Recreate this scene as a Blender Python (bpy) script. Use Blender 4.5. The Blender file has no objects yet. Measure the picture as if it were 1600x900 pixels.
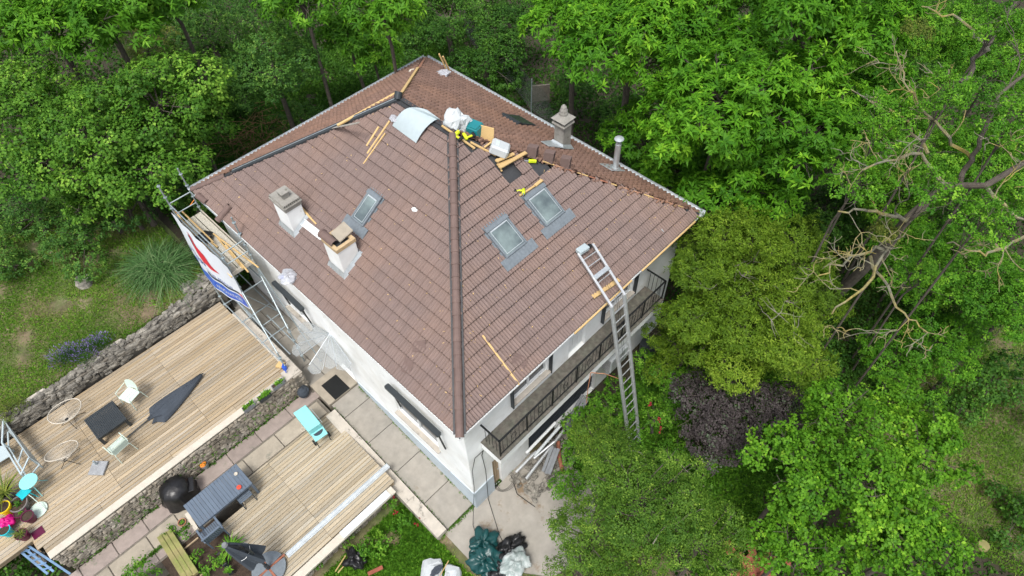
import bpy, math
import numpy as np
from mathutils import Vector, Matrix

# ------------------------------------------------------------------ camera
SC = bpy.context.scene
COL = SC.collection
ZE = 6.1                       # height of the eaves above the front yard
FPX = 1029.4                   # focal length in pixels of a 1600 wide picture
CAM = np.array([-4.16852, -6.34869, 21.30783])
FW = np.array([0.43565507, 0.44570135, -0.7820198])
RT = np.array([0.69245892, -0.72101802, -0.0251726])
UP = np.array([0.57506983, 0.53055002, 0.62274503])
cd = bpy.data.cameras.new('camera')
cam = bpy.data.objects.new('camera', cd)
COL.objects.link(cam)
cd.sensor_width = 36.0
cd.lens = FPX / 1600 * 36
cd.clip_end = 500
cam.matrix_world = Matrix(((RT[0], UP[0], -FW[0], CAM[0]), (RT[1], UP[1], -FW[1], CAM[1]),
                           (RT[2], UP[2], -FW[2], CAM[2]), (0, 0, 0, 1)))
SC.camera = cam

# ------------------------------------------------------------------ light
SUN_EL, SUN_AZ = math.radians(64), math.radians(240)     # azimuth clockwise from +Y
w = bpy.data.worlds.new('World'); SC.world = w; w.use_nodes = True
nt = w.node_tree; nt.nodes.clear()
sky = nt.nodes.new('ShaderNodeTexSky'); sky.sky_type = 'NISHITA'; sky.sun_disc = False
sky.sun_elevation = SUN_EL; sky.sun_rotation = SUN_AZ
sky.dust_density = 4.0; sky.ozone_density = 1.0; sky.air_density = 1.0
hs = nt.nodes.new('ShaderNodeHueSaturation'); hs.inputs['Saturation'].default_value = 0.45
bg = nt.nodes.new('ShaderNodeBackground'); bg.inputs['Strength'].default_value = 0.135
wo = nt.nodes.new('ShaderNodeOutputWorld')
nt.links.new(sky.outputs[0], hs.inputs['Color']); nt.links.new(hs.outputs[0], bg.inputs['Color'])
nt.links.new(bg.outputs[0], wo.inputs[0])
sd = bpy.data.lights.new('sun', 'SUN'); sd.energy = 1.5; sd.angle = math.radians(16); sd.color = (1.0, 0.97, 0.93)
sun = bpy.data.objects.new('sun', sd); COL.objects.link(sun)
_dir = Vector((math.sin(SUN_AZ) * math.cos(SUN_EL), math.cos(SUN_AZ) * math.cos(SUN_EL), math.sin(SUN_EL)))
sun.rotation_euler = _dir.to_track_quat('Z', 'Y').to_euler(); sun.location = (0, 0, 30)
SC.view_settings.view_transform = 'Standard'; SC.view_settings.look = 'None'
SC.view_settings.gamma = 1; SC.view_settings.exposure = 0.85
SC.view_settings.use_curve_mapping = False

# ------------------------------------------------------------------ helpers
rng = np.random.default_rng(7)
def V(*a): return np.array(a, float)
def ray(px, py): return FW + RT * (px - 800) / FPX + UP * (450 - py) / FPX
def at(px, py, z): d = ray(px, py); return CAM + (z - CAM[2]) / d[2] * d      # a point of the photograph at height z
def atx(px, py, x): d = ray(px, py); return CAM + (x - CAM[0]) / d[0] * d
def aty(px, py, y): d = ray(px, py); return CAM + (y - CAM[1]) / d[1] * d
KL, KF, WX, LY = 0.6478, 0.6264, 10.54, 13.225     # slopes and size of the hipped roof
def onL(px, py, up=0): d = ray(px, py); t = (ZE + up + KL * CAM[0] - CAM[2]) / (d[2] - KL * d[0]); return CAM + t * d
def onF(px, py, up=0): d = ray(px, py); t = (ZE + up + KF * CAM[1] - CAM[2]) / (d[2] - KF * d[1]); return CAM + t * d
def onB(px, py, up=0): d = ray(px, py); t = (ZE + up + KL * (WX - CAM[0]) - CAM[2]) / (d[2] + KL * d[0]); return CAM + t * d
def onA(px, py, up=0): d = ray(px, py); t = (ZE + up + KF * (LY - CAM[1]) - CAM[2]) / (d[2] + KF * d[1]); return CAM + t * d
def depth(p): return float((p - CAM) @ FW)
def nrm(v): v = np.asarray(v, float); return v / (np.linalg.norm(v) + 1e-12)
def lin(r, g, b): return tuple((c / 255 / 12.92) if c / 255 < .04045 else ((c / 255 + .055) / 1.055) ** 2.4 for c in (r, g, b))

def mat(name, col, rough=.7, metal=0, var=.12, scale=6, bump=0, bscale=40, alt=None, altscale=1.5, altamt=.5,
        attr=0, spec=.4, stretch=None, alpha=None, trans=0, wear=None, world=False):
    m = bpy.data.materials.new(name); m.use_nodes = True
    t = m.node_tree; N = t.nodes; L = t.links
    b = N['Principled BSDF']
    b.inputs['Roughness'].default_value = rough; b.inputs['Metallic'].default_value = metal
    b.inputs['Specular IOR Level'].default_value = spec
    tc = N.new('ShaderNodeNewGeometry') if world else N.new('ShaderNodeTexCoord')
    src = tc.outputs['Position'] if world else tc.outputs['Object']
    if stretch:
        mp = N.new('ShaderNodeMapping'); mp.inputs['Scale'].default_value = stretch; L.new(src, mp.inputs[0]); src = mp.outputs[0]
    def noise(sc, det=6, ro=.6):
        n = N.new('ShaderNodeTexNoise'); n.inputs['Scale'].default_value = sc; n.inputs['Detail'].default_value = det
        n.inputs['Roughness'].default_value = ro; L.new(src, n.inputs['Vector']); return n.outputs['Fac']
    def rng_(f, a, c, lo=0.3, hi=.7):
        r = N.new('ShaderNodeMapRange'); r.inputs[1].default_value = lo; r.inputs[2].default_value = hi
        r.inputs[3].default_value = a; r.inputs[4].default_value = c; L.new(f, r.inputs[0]); return r.outputs[0]
    def mix(f, a, c):
        x = N.new('ShaderNodeMix'); x.data_type = 'RGBA'
        if isinstance(f, float): x.inputs[0].default_value = f
        else: L.new(f, x.inputs[0])
        for s, i in ((a, 6), (c, 7)):
            if isinstance(s, tuple): x.inputs[i].default_value = (*s[:3], 1)
            else: L.new(s, x.inputs[i])
        return x.outputs[2]
    c = tuple(col)
    if alt: c = mix(rng_(noise(altscale), 0, altamt * 2, .42, .68), c, tuple(alt))
    if wear: c = mix(rng_(noise(wear[1], 8, .7), 0, 1, wear[2], wear[2] + .08), c, tuple(wear[0]))
    hv = N.new('ShaderNodeHueSaturation')
    if isinstance(c, tuple): hv.inputs['Color'].default_value = (*c, 1)
    else: L.new(c, hv.inputs['Color'])
    val = rng_(noise(scale), 1 - var, 1 + var)
    if attr:
        a = N.new('ShaderNodeAttribute'); a.attribute_name = 'v'
        r = rng_(a.outputs['Fac'], 1 - attr, 1 + attr, 0, 1)
        mm = N.new('ShaderNodeMath'); mm.operation = 'MULTIPLY'; L.new(val, mm.inputs[0]); L.new(r, mm.inputs[1]); val = mm.outputs[0]
    L.new(val, hv.inputs['Value']); L.new(hv.outputs[0], b.inputs['Base Color'])
    if bump:
        bp = N.new('ShaderNodeBump'); bp.inputs['Strength'].default_value = bump; bp.inputs['Distance'].default_value = .02
        L.new(noise(bscale), bp.inputs['Height']); L.new(bp.outputs[0], b.inputs['Normal'])
    if alpha is not None: b.inputs['Alpha'].default_value = alpha
    if trans: b.inputs['Transmission Weight'].default_value = trans
    return m

def leafmat(name, c1, c2, c3=None, trans=.3, rough=.5):
    m = bpy.data.materials.new(name); m.use_nodes = True
    t = m.node_tree; N = t.nodes; L = t.links; N.clear()
    a = N.new('ShaderNodeAttribute'); a.attribute_name = 'v'
    r = N.new('ShaderNodeValToRGB'); e = r.color_ramp.elements
    e[0].color = (*c1, 1); e[0].position = 0; e[1].color = (*c2, 1); e[1].position = .75 if c3 else 1
    if c3: x = e.new(1.0); x.color = (*c3, 1)
    L.new(a.outputs['Fac'], r.inputs[0])
    p = N.new('ShaderNodeBsdfPrincipled'); p.inputs['Roughness'].default_value = rough; p.inputs['Specular IOR Level'].default_value = .12
    tr = N.new('ShaderNodeBsdfTranslucent'); mx = N.new('ShaderNodeMixShader'); mx.inputs[0].default_value = trans
    o = N.new('ShaderNodeOutputMaterial')
    L.new(r.outputs[0], p.inputs['Base Color']); L.new(r.outputs[0], tr.inputs['Color'])
    L.new(p.outputs[0], mx.inputs[1]); L.new(tr.outputs[0], mx.inputs[2]); L.new(mx.outputs[0], o.inputs[0])
    return m

WLOC = {}
def link(name, data, parent=None, loc=None):
    o = bpy.data.objects.new(name, data); COL.objects.link(o)
    if parent is not None:
        o.parent = parent; WLOC[o] = WLOC[parent]
    else:
        loc = V(0, 0, 0) if loc is None else np.asarray(loc, float)
        o.location = tuple(loc); WLOC[o] = loc
    return o
def tag(o, label=None, cat=None, group=None, kind=None):
    if label: o['label'] = label
    if cat: o['category'] = cat
    if group: o['group'] = group
    if kind: o['kind'] = kind
    return o
def thing(name, label, cat, loc=(0, 0, 0), group=None):
    return tag(link(name, None, None, loc), label, cat, group)
def fastmesh(name, verts, quads, m, parent=None, loc=None, v=None, smooth=False):
    """verts (n,3), quads (k,4) as one mesh object"""
    me = bpy.data.meshes.new(name); o = link(name, me, parent, loc)
    verts = np.asarray(verts, np.float32) - WLOC[o].astype(np.float32)
    quads = np.asarray(quads, np.int32); k = quads.shape[1]
    me.vertices.add(len(verts)); me.vertices.foreach_set('co', verts.ravel())
    me.loops.add(quads.size); me.loops.foreach_set('vertex_index', quads.ravel())
    me.polygons.add(len(quads)); me.polygons.foreach_set('loop_start', np.arange(0, quads.size, k, dtype=np.int32))
    me.polygons.foreach_set('loop_total', np.full(len(quads), k, np.int32))
    if smooth: me.polygons.foreach_set('use_smooth', np.ones(len(quads), bool))
    if v is not None:
        a = me.attributes.new('v', 'FLOAT', 'FACE'); a.data.foreach_set('value', np.asarray(v, np.float32))
    me.materials.append(m); me.update(calc_edges=True)
    return o

class MB:
    """collects shapes for one mesh"""
    def __init__(s): s.v = []; s.f = []; s.a = []; s.n = 0
    def add(s, vs, fs, val=.5):
        s.v.append(np.asarray(vs, float).reshape(-1, 3))
        for f in fs: s.f.append(tuple(int(i) + s.n for i in f)); s.a.append(val)
        s.n += len(s.v[-1]); return s
    def box(s, lo, hi, val=.5, bev=0):
        lo = np.minimum(lo, hi) if False else np.asarray(lo, float); hi = np.asarray(hi, float)
        lo, hi = np.minimum(lo, hi), np.maximum(lo, hi)
        c = (lo + hi) / 2; h = (hi - lo) / 2
        return s.obox(c, V(h[0], 0, 0), V(0, h[1], 0), V(0, 0, h[2]), val, bev)
    def obox(s, c, a, b, d, val=.5, bev=0):
        c = np.asarray(c, float); a, b, d = (np.asarray(x, float) for x in (a, b, d))
        if not bev:
            vs = [c + i * a + j * b + k * d for i in (-1, 1) for j in (-1, 1) for k in (-1, 1)]
            return s.add(vs, [(0, 1, 3, 2), (4, 6, 7, 5), (0, 4, 5, 1), (2, 3, 7, 6), (0, 2, 6, 4), (1, 5, 7, 3)], val)
        la, lb, ld = (max(np.linalg.norm(x), 1e-6) for x in (a, b, d))
        A, B, D = a * (1 - bev / la), b * (1 - bev / lb), d * (1 - bev / ld)
        vs = []
        for i in (-1, 1):
            for j in (-1, 1):
                for k in (-1, 1):
                    vs += [c + i * a + j * B + k * D, c + i * A + j * b + k * D, c + i * A + j * B + k * d]
        ix = lambda i, j, k, w: ((i > 0) * 4 + (j > 0) * 2 + (k > 0)) * 3 + w
        fs = []
        for i in (-1, 1):
            q = [ix(i, -1, -1, 0), ix(i, 1, -1, 0), ix(i, 1, 1, 0), ix(i, -1, 1, 0)]; fs.append(q if i > 0 else q[::-1])
            q = [ix(-1, i, -1, 1), ix(1, i, -1, 1), ix(1, i, 1, 1), ix(-1, i, 1, 1)]; fs.append(q[::-1] if i > 0 else q)
            q = [ix(-1, -1, i, 2), ix(1, -1, i, 2), ix(1, 1, i, 2), ix(-1, 1, i, 2)]; fs.append(q if i > 0 else q[::-1])
            for j in (-1, 1):
                q = [ix(i, j, -1, 0), ix(i, j, -1, 1), ix(i, j, 1, 1), ix(i, j, 1, 0)]; fs.append(q if i * j > 0 else q[::-1])
                q = [ix(i, -1, j, 0), ix(i, -1, j, 2), ix(i, 1, j, 2), ix(i, 1, j, 0)]; fs.append(q[::-1] if i * j > 0 else q)
                q = [ix(-1, i, j, 1), ix(-1, i, j, 2), ix(1, i, j, 2), ix(1, i, j, 1)]; fs.append(q if i * j > 0 else q[::-1])
                for k in (-1, 1):
                    q = [ix(i, j, k, 0), ix(i, j, k, 1), ix(i, j, k, 2)]; fs.append(q if i * j * k > 0 else q[::-1])
        return s.add(vs, fs, val)
    def beam(s, p, q, wd, ht, up=(0, 0, 1), val=.5, bev=0):
        p = np.asarray(p, float); q = np.asarray(q, float); d = nrm(q - p)
        a = nrm(np.cross(d, up)); b = np.cross(a, d)
        return s.obox((p + q) / 2, (q - p) / 2, a * wd / 2, b * ht / 2, val, bev)
    def tube(s, p, q, r, r2=None, n=8, cap=True, val=.5):
        return s.path([p, q], [r, r if r2 is None else r2], n, cap, val)
    def path(s, pts, r, n=8, cap=True, val=.5, closed=False):
        pts = [np.asarray(p, float) for p in pts]; k = len(pts)
        r = [r] * k if np.isscalar(r) else list(r); vs = []; ref = V(0.31, 0.17, .93)
        for i, p in enumerate(pts):
            if closed: d = nrm(pts[(i + 1) % k] - pts[i - 1])
            else: d = nrm(pts[min(i + 1, k - 1)] - pts[max(i - 1, 0)])
            if abs(d @ ref) > .97: ref = V(1, 0, 0.1)
            a = nrm(np.cross(d, ref)); b = np.cross(d, a); ref = -b if i == 0 else ref
            ref = np.cross(a, d)
            vs += [p + r[i] * (math.cos(t) * a + math.sin(t) * b) for t in np.arange(n) * 2 * math.pi / n]
        fs = [(i * n + j, i * n + (j + 1) % n, (i + 1) * n + (j + 1) % n, (i + 1) * n + j) for i in range(k - 1) for j in range(n)]
        if closed: fs += [((k - 1) * n + j, (k - 1) * n + (j + 1) % n, (j + 1) % n, j) for j in range(n)]
        elif cap: fs += [tuple(range(n))[::-1], tuple(range((k - 1) * n, k * n))]
        return s.add(vs, fs, val)
    def lathe(s, prof, c, n=20, val=.5, sx=1, sy=1):
        c = np.asarray(c, float); vs = []
        for r, z in prof: vs += [c + V(r * sx * math.cos(t), r * sy * math.sin(t), z) for t in np.arange(n) * 2 * math.pi / n]
        k = len(prof)
        fs = [(i * n + j, i * n + (j + 1) % n, (i + 1) * n + (j + 1) % n, (i + 1) * n + j) for i in range(k - 1) for j in range(n)]
        fs += [tuple(range(n))[::-1], tuple(range((k - 1) * n, k * n))]
        return s.add(vs, fs, val)
    def prism(s, out, z0, z1, val=.5):
        n = len(out); vs = [V(*p[:2], z0) for p in out] + [V(*p[:2], z1) for p in out]
        return s.add(vs, [tuple(range(n))[::-1], tuple(range(n, 2 * n))] + [(i, (i + 1) % n, n + (i + 1) % n, n + i) for i in range(n)], val)
    def slab(s, pts, nvec, th, val=.5):
        """a sheet of any outline with thickness along nvec"""
        n = len(pts); nv = nrm(nvec) * th; pts = [np.asarray(p, float) for p in pts]
        return s.add(pts + [p + nv for p in pts], [tuple(range(n))[::-1], tuple(range(n, 2 * n))] + [(i, (i + 1) % n, n + (i + 1) % n, n + i) for i in range(n)], val)
    def grid(s, P, val=.5, th=0):
        """P (a,b,3) surface; thickness th downwards"""
        a, b = P.shape[:2]
        fs = [(i * b + j, i * b + j + 1, (i + 1) * b + j + 1, (i + 1) * b + j) for i in range(a - 1) for j in range(b - 1)]
        s.add(P.reshape(-1, 3), fs, val)
        if th:
            s.add(P.reshape(-1, 3) - V(0, 0, th), [f[::-1] for f in fs], val)
        return s
    def rock(s, c, size, seed, val=.5, rough=.18, flat=None):
        """an irregular lump from a subdivided cube"""
        g = np.random.default_rng(seed); n = 3; idx = {}; vs = []; fs = []
        def vid(p):
            k = tuple(np.round(p, 4))
            if k not in idx: idx[k] = len(vs); vs.append(p)
            return idx[k]
        lin_ = np.linspace(-1, 1, n + 1)
        for ax in range(3):
            for sg in (-1, 1):
                for i in range(n):
                    for j in range(n):
                        q = []
                        for (u, w_) in ((lin_[i], lin_[j]), (lin_[i + 1], lin_[j]), (lin_[i + 1], lin_[j + 1]), (lin_[i], lin_[j + 1])):
                            p = [0, 0, 0]; p[ax] = sg; p[(ax + 1) % 3] = u; p[(ax + 2) % 3] = w_; q.append(vid(np.array(p, float)))
                        fs.append(q if sg > 0 else q[::-1])
        vs = np.array(vs); l = np.linalg.norm(vs, axis=1, keepdims=True); vs = vs / l * (1 + .35 * (l - 1))
        vs = vs * (1 + g.normal(0, rough, (len(vs), 1))) * np.asarray(size) / 2
        th = g.uniform(-.4, .4); R_ = np.array([[math.cos(th), -math.sin(th), 0], [math.sin(th), math.cos(th), 0], [0, 0, 1]])
        if flat is None: vs = vs @ R_.T
        return s.add(vs + np.asarray(c), fs, val)
    def build(s, name, m, parent=None, loc=None, smooth=False):
        me = bpy.data.meshes.new(name); o = link(name, me, parent, loc)
        vv = np.vstack(s.v) - WLOC[o]
        me.from_pydata(vv.tolist(), [], s.f)
        a = me.attributes.new('v', 'FLOAT', 'FACE'); a.data.foreach_set('value', np.array(s.a, np.float32))
        me.materials.append(m)
        if smooth: me.polygons.foreach_set('use_smooth', [True] * len(me.polygons))
        me.update(); return o
def base2(mb, name, m, label, cat, group=None, smooth=False):
    """MB to a single-mesh thing with its origin at its base"""
    vv = np.vstack(mb.v); c = V(*((vv.min(0) + vv.max(0))[:2] / 2), vv[:, 2].min())
    return tag(mb.build(name, m if not isinstance(m, str) else M[m], None, c, smooth), label, cat, group)
def base(mb, m, label, cat, group=None): return base2(mb, cat.replace(' ', '_'), m, label, cat, group)
def dup(root, loc, rotz=0, label=None, group=None, scale=1):
    r = root.copy(); COL.objects.link(r); r.location = tuple(loc); r.rotation_euler = (0, 0, rotz); r.scale = (scale,) * 3
    if label: r['label'] = label
    if group: r['group'] = group
    for ch in list(root.children):
        c = ch.copy(); COL.objects.link(c); c.parent = r
        for g in ch.children:
            d = g.copy(); COL.objects.link(d); d.parent = c
    return r

# ------------------------------------------------------------------ materials
M = {}
M['wall'] = mat('white_render', (.79, .81, .81), .85, var=.08, scale=1.3, bump=.3, bscale=60, alt=(.64, .635, .60), altscale=.9, altamt=.35, wear=((.5, .49, .45), 2.1, .62))
M['plinth'] = mat('grey_render', (.42, .48, .52), .85, var=.08, scale=2, bump=.3, wear=((.36, .36, .35), 2.2, .6))
M['tile'] = mat('concrete_tile', (.165, .120, .107), .75, var=.07, scale=3, bump=.15, bscale=70, alt=(.23, .145, .105), altscale=.45, altamt=.2, attr=.04, wear=((.145, .108, .095), .8, .62))
M['tile_old'] = mat('old_tile', (.185, .112, .085), .8, var=.1, scale=2.5, bump=.2, alt=(.23, .13, .085), altscale=.35, altamt=.35, attr=.14)
M['cap'] = mat('ridge_tile', (.135, .092, .08), .8, var=.12, scale=6, attr=.06)
M['underlay'] = mat('roof_underlay', (.035, .037, .04), .6, var=.2)
M['zinc'] = mat('zinc', (.48, .52, .54), .4, .5, var=.15, scale=8)
M['lead'] = mat('lead_grey', (.145, .17, .19), .6, .1, var=.15, scale=10, stretch=(1, 1, 1))
M['darkgrey'] = mat('anthracite_metal', (.035, .042, .047), .45, .2, var=.1)
M['black'] = mat('black_metal', (.012, .013, .014), .5, .2, var=.1)
M['glass'] = mat('roof_glass', (.07, .095, .10), .03, 0, var=.15, spec=1.0, alt=(.17, .22, .215), altscale=1.2)
M['glass2'] = mat('dark_glass', (.03, .035, .04), .08, 0, spec=.9)
M['pine'] = mat('fresh_pine', (.52, .36, .16), .7, var=.14, scale=8, stretch=(6, 6, 6), attr=.15)
M['oldwood'] = mat('weathered_wood', (.33, .25, .16), .8, var=.2, scale=8, attr=.1)
M['deck'] = mat('larch_boards', (.32, .245, .15), .8, var=.16, scale=4, stretch=(.6, 22, 22), bump=.15, bscale=8, alt=(.31, .275, .22), altscale=.9, altamt=.6, attr=.26)
M['deck2'] = mat('larch_boards_light', (.33, .27, .18), .8, var=.16, scale=4, stretch=(.6, 22, 22), bump=.15, bscale=8, alt=(.32, .295, .24), altscale=.9, altamt=.6, attr=.22)
M['conc'] = mat('concrete', (.30, .28, .245), .9, var=.12, scale=3, bump=.3, bscale=60, alt=(.28, .26, .225), altscale=.7, altamt=.5, wear=((.19, .14, .09), .8, .57), attr=.08, world=True)
M['slab'] = mat('path_slab', (.27, .25, .215), .9, var=.13, scale=4, bump=.3, bscale=60, alt=(.25, .235, .205), altscale=1.1, altamt=.5, attr=.10, world=True, wear=((.20, .17, .13), 1.3, .66))
M['pink'] = mat('pink_paver', (.27, .225, .20), .9, var=.14, scale=4, bump=.35, bscale=50, attr=.12, wear=((.2, .19, .15), 2.5, .6))
M['beige'] = mat('beige_paver', (.30, .265, .21), .9, var=.14, scale=4, bump=.35, bscale=50, attr=.12, wear=((.2, .19, .15), 2.5, .6))
M['kerb'] = mat('kerb_stone', (.42, .385, .33), .9, var=.12, scale=5, bump=.4, bscale=50, wear=((.17, .16, .14), 3.5, .57))
M['coping'] = mat('pale_coping', (.48, .44, .37), .85, var=.08, scale=5, bump=.2)
M['stone'] = mat('rubble_stone', (.235, .205, .16), .95, var=.35, scale=9, bump=.7, bscale=30, alt=(.30, .275, .235), altscale=2, altamt=.5, attr=.35, wear=((.07, .09, .04), 2.2, .62))
M['mortar'] = mat('mortar', (.15, .135, .11), .95, var=.25, scale=6, bump=.5)
M['lstone'] = mat('lichen_stone', (.15, .14, .12), .95, var=.35, scale=7, bump=.6, bscale=30, alt=(.24, .225, .19), altscale=3, altamt=.5, attr=.4)
M['alu'] = mat('aluminium', (.55, .57, .58), .38, .65, var=.1, scale=10)
M['galv'] = mat('galvanised_steel', (.36, .42, .44), .45, .6, var=.15, scale=10)
M['white'] = mat('white_paint', (.66, .68, .68), .6, var=.05)
M['plastic'] = mat('white_plastic', (.44, .47, .48), .45, var=.06)
M['sheetw'] = mat('crumpled_film', (.50, .52, .56), .35, var=.25, scale=14, alpha=.6)
M['mint'] = mat('mint_paint', (.50, .60, .53), .5, var=.05)
M['turq'] = mat('turquoise_paint', (.22, .56, .56), .45, var=.04)
M['turqd'] = mat('turquoise_plastic', (.01, .42, .48), .4, var=.06)
M['teal'] = mat('teal_plastic', (.01, .17, .19), .45, var=.1)
M['balc'] = mat('mossy_concrete', (.10, .09, .075), .95, var=.35, scale=7, bump=.4, alt=(.10, .10, .08), altscale=3, altamt=.6, wear=((.40, .38, .35), 5.0, .66))
M['cstone'] = mat('chimney_concrete', (.25, .24, .215), .95, var=.18, scale=6, bump=.5, wear=((.12, .12, .09), 4, .6))
M['mortw'] = mat('ochre_mortar', (.42, .31, .18), .95, var=.15, scale=9, bump=.4)
M['fabric'] = mat('charcoal_fabric', (.042, .052, .066), .9, var=.15, scale=4)
M['gfabric'] = mat('grey_fabric', (.17, .18, .19), .9, var=.15, scale=4)
M['bluegrey'] = mat('blue_grey_slats', (.095, .125, .165), .6, var=.08, scale=4, attr=.08)
M['granite'] = mat('granite_slab', (.26, .27, .28), .8, var=.2, scale=9)
M['yellow'] = mat('yellow_plastic', (.68, .50, .01), .45)
M['lime'] = mat('lime_tool', (.55, .66, .02), .45)
M['orange'] = mat('orange_pumpkin', (.75, .24, .02), .5, var=.12)
M['redc'] = mat('red_plastic', (.55, .06, .03), .5)
M['copper'] = mat('brown_fascia', (.28, .115, .07), .7, var=.3, scale=5, alt=(.4, .24, .15), altscale=3)
M['purple'] = mat('aubergine_pot', (.09, .008, .035), .3, var=.08)
M['magenta'] = mat('magenta_bag', (.5, .0, .16), .5)
M['gpot'] = mat('taupe_pot', (.16, .145, .14), .7)
M['terracotta'] = mat('terracotta', (.42, .19, .10), .85)
M['soil'] = mat('dark_soil', (.045, .03, .02), .98, var=.35, scale=12, bump=.8, bscale=25)
M['blue'] = mat('blue_plastic', (.02, .09, .5), .4)
M['blued'] = mat('faded_blue_paint', (.12, .22, .36), .6, var=.25, scale=5)
M['bagg'] = mat('green_bag', (.008, .05, .05), .28, var=.2, bump=.8, bscale=7)
M['bagb'] = mat('black_bag', (.012, .012, .013), .3, var=.2, bump=.8, bscale=7)
M['bagc'] = mat('clear_bag', (.24, .29, .28), .35, var=.2, bump=.8, bscale=7, alt=(.42, .45, .44), altscale=4)
M['bark'] = mat('grey_bark', (.085, .072, .058), .95, var=.3, scale=9, bump=.6)
M['twig'] = mat('dead_twig', (.20, .18, .15), .95, var=.25, scale=7)
M['lichen'] = mat('lichen_bark', (.17, .165, .12), .95, var=.3, scale=7, alt=(.30, .24, .05), altscale=1.2, altamt=.45, bump=.6)
M['green_wood'] = mat('mossy_sleeper', (.24, .205, .09), .9, var=.2, scale=5, alt=(.17, .2, .05), altscale=1.5, altamt=.6)
M['bamboo'] = mat('bamboo_pole', (.45, .33, .14), .7, var=.2)
M['rust'] = mat('rusty_pipe', (.26, .10, .06), .85, var=.25)
M['rosso'] = mat('red_rubble_tile', (.24, .075, .045), .9, var=.25, attr=.3)
M['mat_'] = mat('door_mat', (.008, .009, .009), .95, var=.3, scale=40)
M['membr'] = mat('grey_sheet', (.40, .47, .49), .4, .15, var=.05)
M['banner'] = mat('banner_vinyl', (.68, .72, .78), .5, var=.04)
M['bblue'] = mat('banner_blue', (.02, .08, .48), .5, alt=(.08, .2, .5), altscale=3)
M['bred'] = mat('banner_red', (.6, .03, .05), .5)
M['ink'] = mat('banner_ink', (.05, .10, .35), .6)
M['lav'] = leafmat('lavender_flower', (.15, .12, .30), (.27, .21, .45), trans=.2)
M['rose'] = leafmat('rose_petal', (.35, .015, .03), (.5, .08, .10), trans=.2)
LM = {
 'chestnut': leafmat('chestnut_leaf', (.05, .17, .012), (.125, .33, .018), (.26, .52, .035), trans=.42),
 'chestnut_b': leafmat('chestnut_leaf_b', (.05, .16, .014), (.12, .31, .02), (.24, .48, .04), trans=.42),
 'hazel': leafmat('hazel_leaf', (.05, .145, .018), (.13, .29, .03), (.27, .47, .06), trans=.38),
 'holm': leafmat('dark_leaf', (.035, .105, .022), (.085, .20, .03), (.19, .33, .055), trans=.3),
 'robinia': leafmat('robinia_leaf', (.05, .17, .015), (.13, .33, .022), (.25, .48, .04), trans=.42),
 'maple': leafmat('maple_leaf', (.055, .17, .012), (.15, .35, .022), (.30, .53, .045), trans=.4),
 'birch': leafmat('birch_leaf', (.055, .135, .018), (.14, .26, .03), (.28, .42, .06), trans=.38),
 'thuja': leafmat('thuja_leaf', (.08, .16, .015), (.17, .285, .022), (.28, .40, .045), trans=.38),
 'plum': leafmat('plum_leaf', (.035, .030, .030), (.075, .062, .062), (.08, .12, .065), trans=.12),
 'ivy': leafmat('ivy_leaf', (.025, .08, .012), (.06, .155, .018), (.12, .27, .03), trans=.28),
 'grass': leafmat('grass_blade', (.08, .18, .02), (.17, .30, .035), (.33, .33, .12), trans=.3),
 'weed': leafmat('weed_leaf', (.05, .15, .015), (.13, .31, .025), (.25, .45, .05), trans=.36),
 'bamboo': leafmat('bamboo_leaf', (.07, .12, .02), (.17, .21, .035), (.28, .3, .06), trans=.25),
 'pampas': leafmat('pampas_blade', (.04, .10, .03), (.09, .19, .06), (.2, .28, .13), trans=.2),
}
# ------------------------------------------------------------------ terrain
def ss(a, b, x): t = np.clip((x - a) / (b - a), 0, 1); return t * t * (3 - 2 * t)
def hills(x, y): return .05 * np.sin(x * 1.3 + .7 * y) * np.sin(y * 1.1 - .4 * x) + .03 * np.sin(x * 3.1) * np.sin(y * 2.7 + x)
def ground(x, y):
    x = np.asarray(x, float); y = np.asarray(y, float)
    left = 2.4 * ss(12.45, 12.7, y) + .045 * np.clip(y - 12.7, 0, 40)
    mid = .125 * np.clip(y, 0, 6.3) - .06 + 1.5 * ss(12.9, 16.5, y) + .045 * np.clip(y - 12.7, 0, 40)
    right = .06 * np.clip(y, 0, 40) - .05 - .03 * np.clip(x - 11, 0, 30)
    h = left * (1 - ss(-1.05, -.95, x)) + mid * ss(-1.05, -.95, x)
    h = h * (1 - ss(10.3, 12, x)) + right * ss(10.3, 12, x)
    h = np.where((x < -1.05) & (y < 12.4), -.05, h)
    rough = np.where((y > 13) | (x > 3) | (y < 2.3), 1, 0) * np.where((x < .3) & (x > -1.2) & (y < 1), 0, 1)
    flat = np.where((x > -1.5) & (x < 2.5) & (y > -3.4) & (y < .6), 0, 1)
    return h + hills(x, y) * rough * flat - (1 - flat) * .03
xs = np.concatenate([np.arange(-70, -16, 2.), np.arange(-16, 16, .2), np.arange(16, 90, 2.)])
ys = np.concatenate([np.arange(-60, -14, 2.), np.arange(-14, 24, .2), np.arange(24, 100, 2.)])
X, Y = np.meshgrid(xs, ys, indexing='ij'); Z = ground(X, Y)
a, b = X.shape; ii = (np.arange(a - 1)[:, None] * b + np.arange(b - 1)[None]).ravel()
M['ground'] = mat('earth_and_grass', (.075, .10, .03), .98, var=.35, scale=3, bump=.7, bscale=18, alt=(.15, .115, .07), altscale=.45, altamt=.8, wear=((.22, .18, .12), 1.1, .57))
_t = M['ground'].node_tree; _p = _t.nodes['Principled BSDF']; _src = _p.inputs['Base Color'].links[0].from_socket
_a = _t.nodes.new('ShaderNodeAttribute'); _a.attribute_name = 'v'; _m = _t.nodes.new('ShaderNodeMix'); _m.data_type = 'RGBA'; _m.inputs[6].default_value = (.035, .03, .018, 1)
_t.links.new(_a.outputs['Fac'], _m.inputs[0]); _t.links.new(_src, _m.inputs[7]); _t.links.new(_m.outputs[2], _p.inputs['Base Color'])
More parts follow.
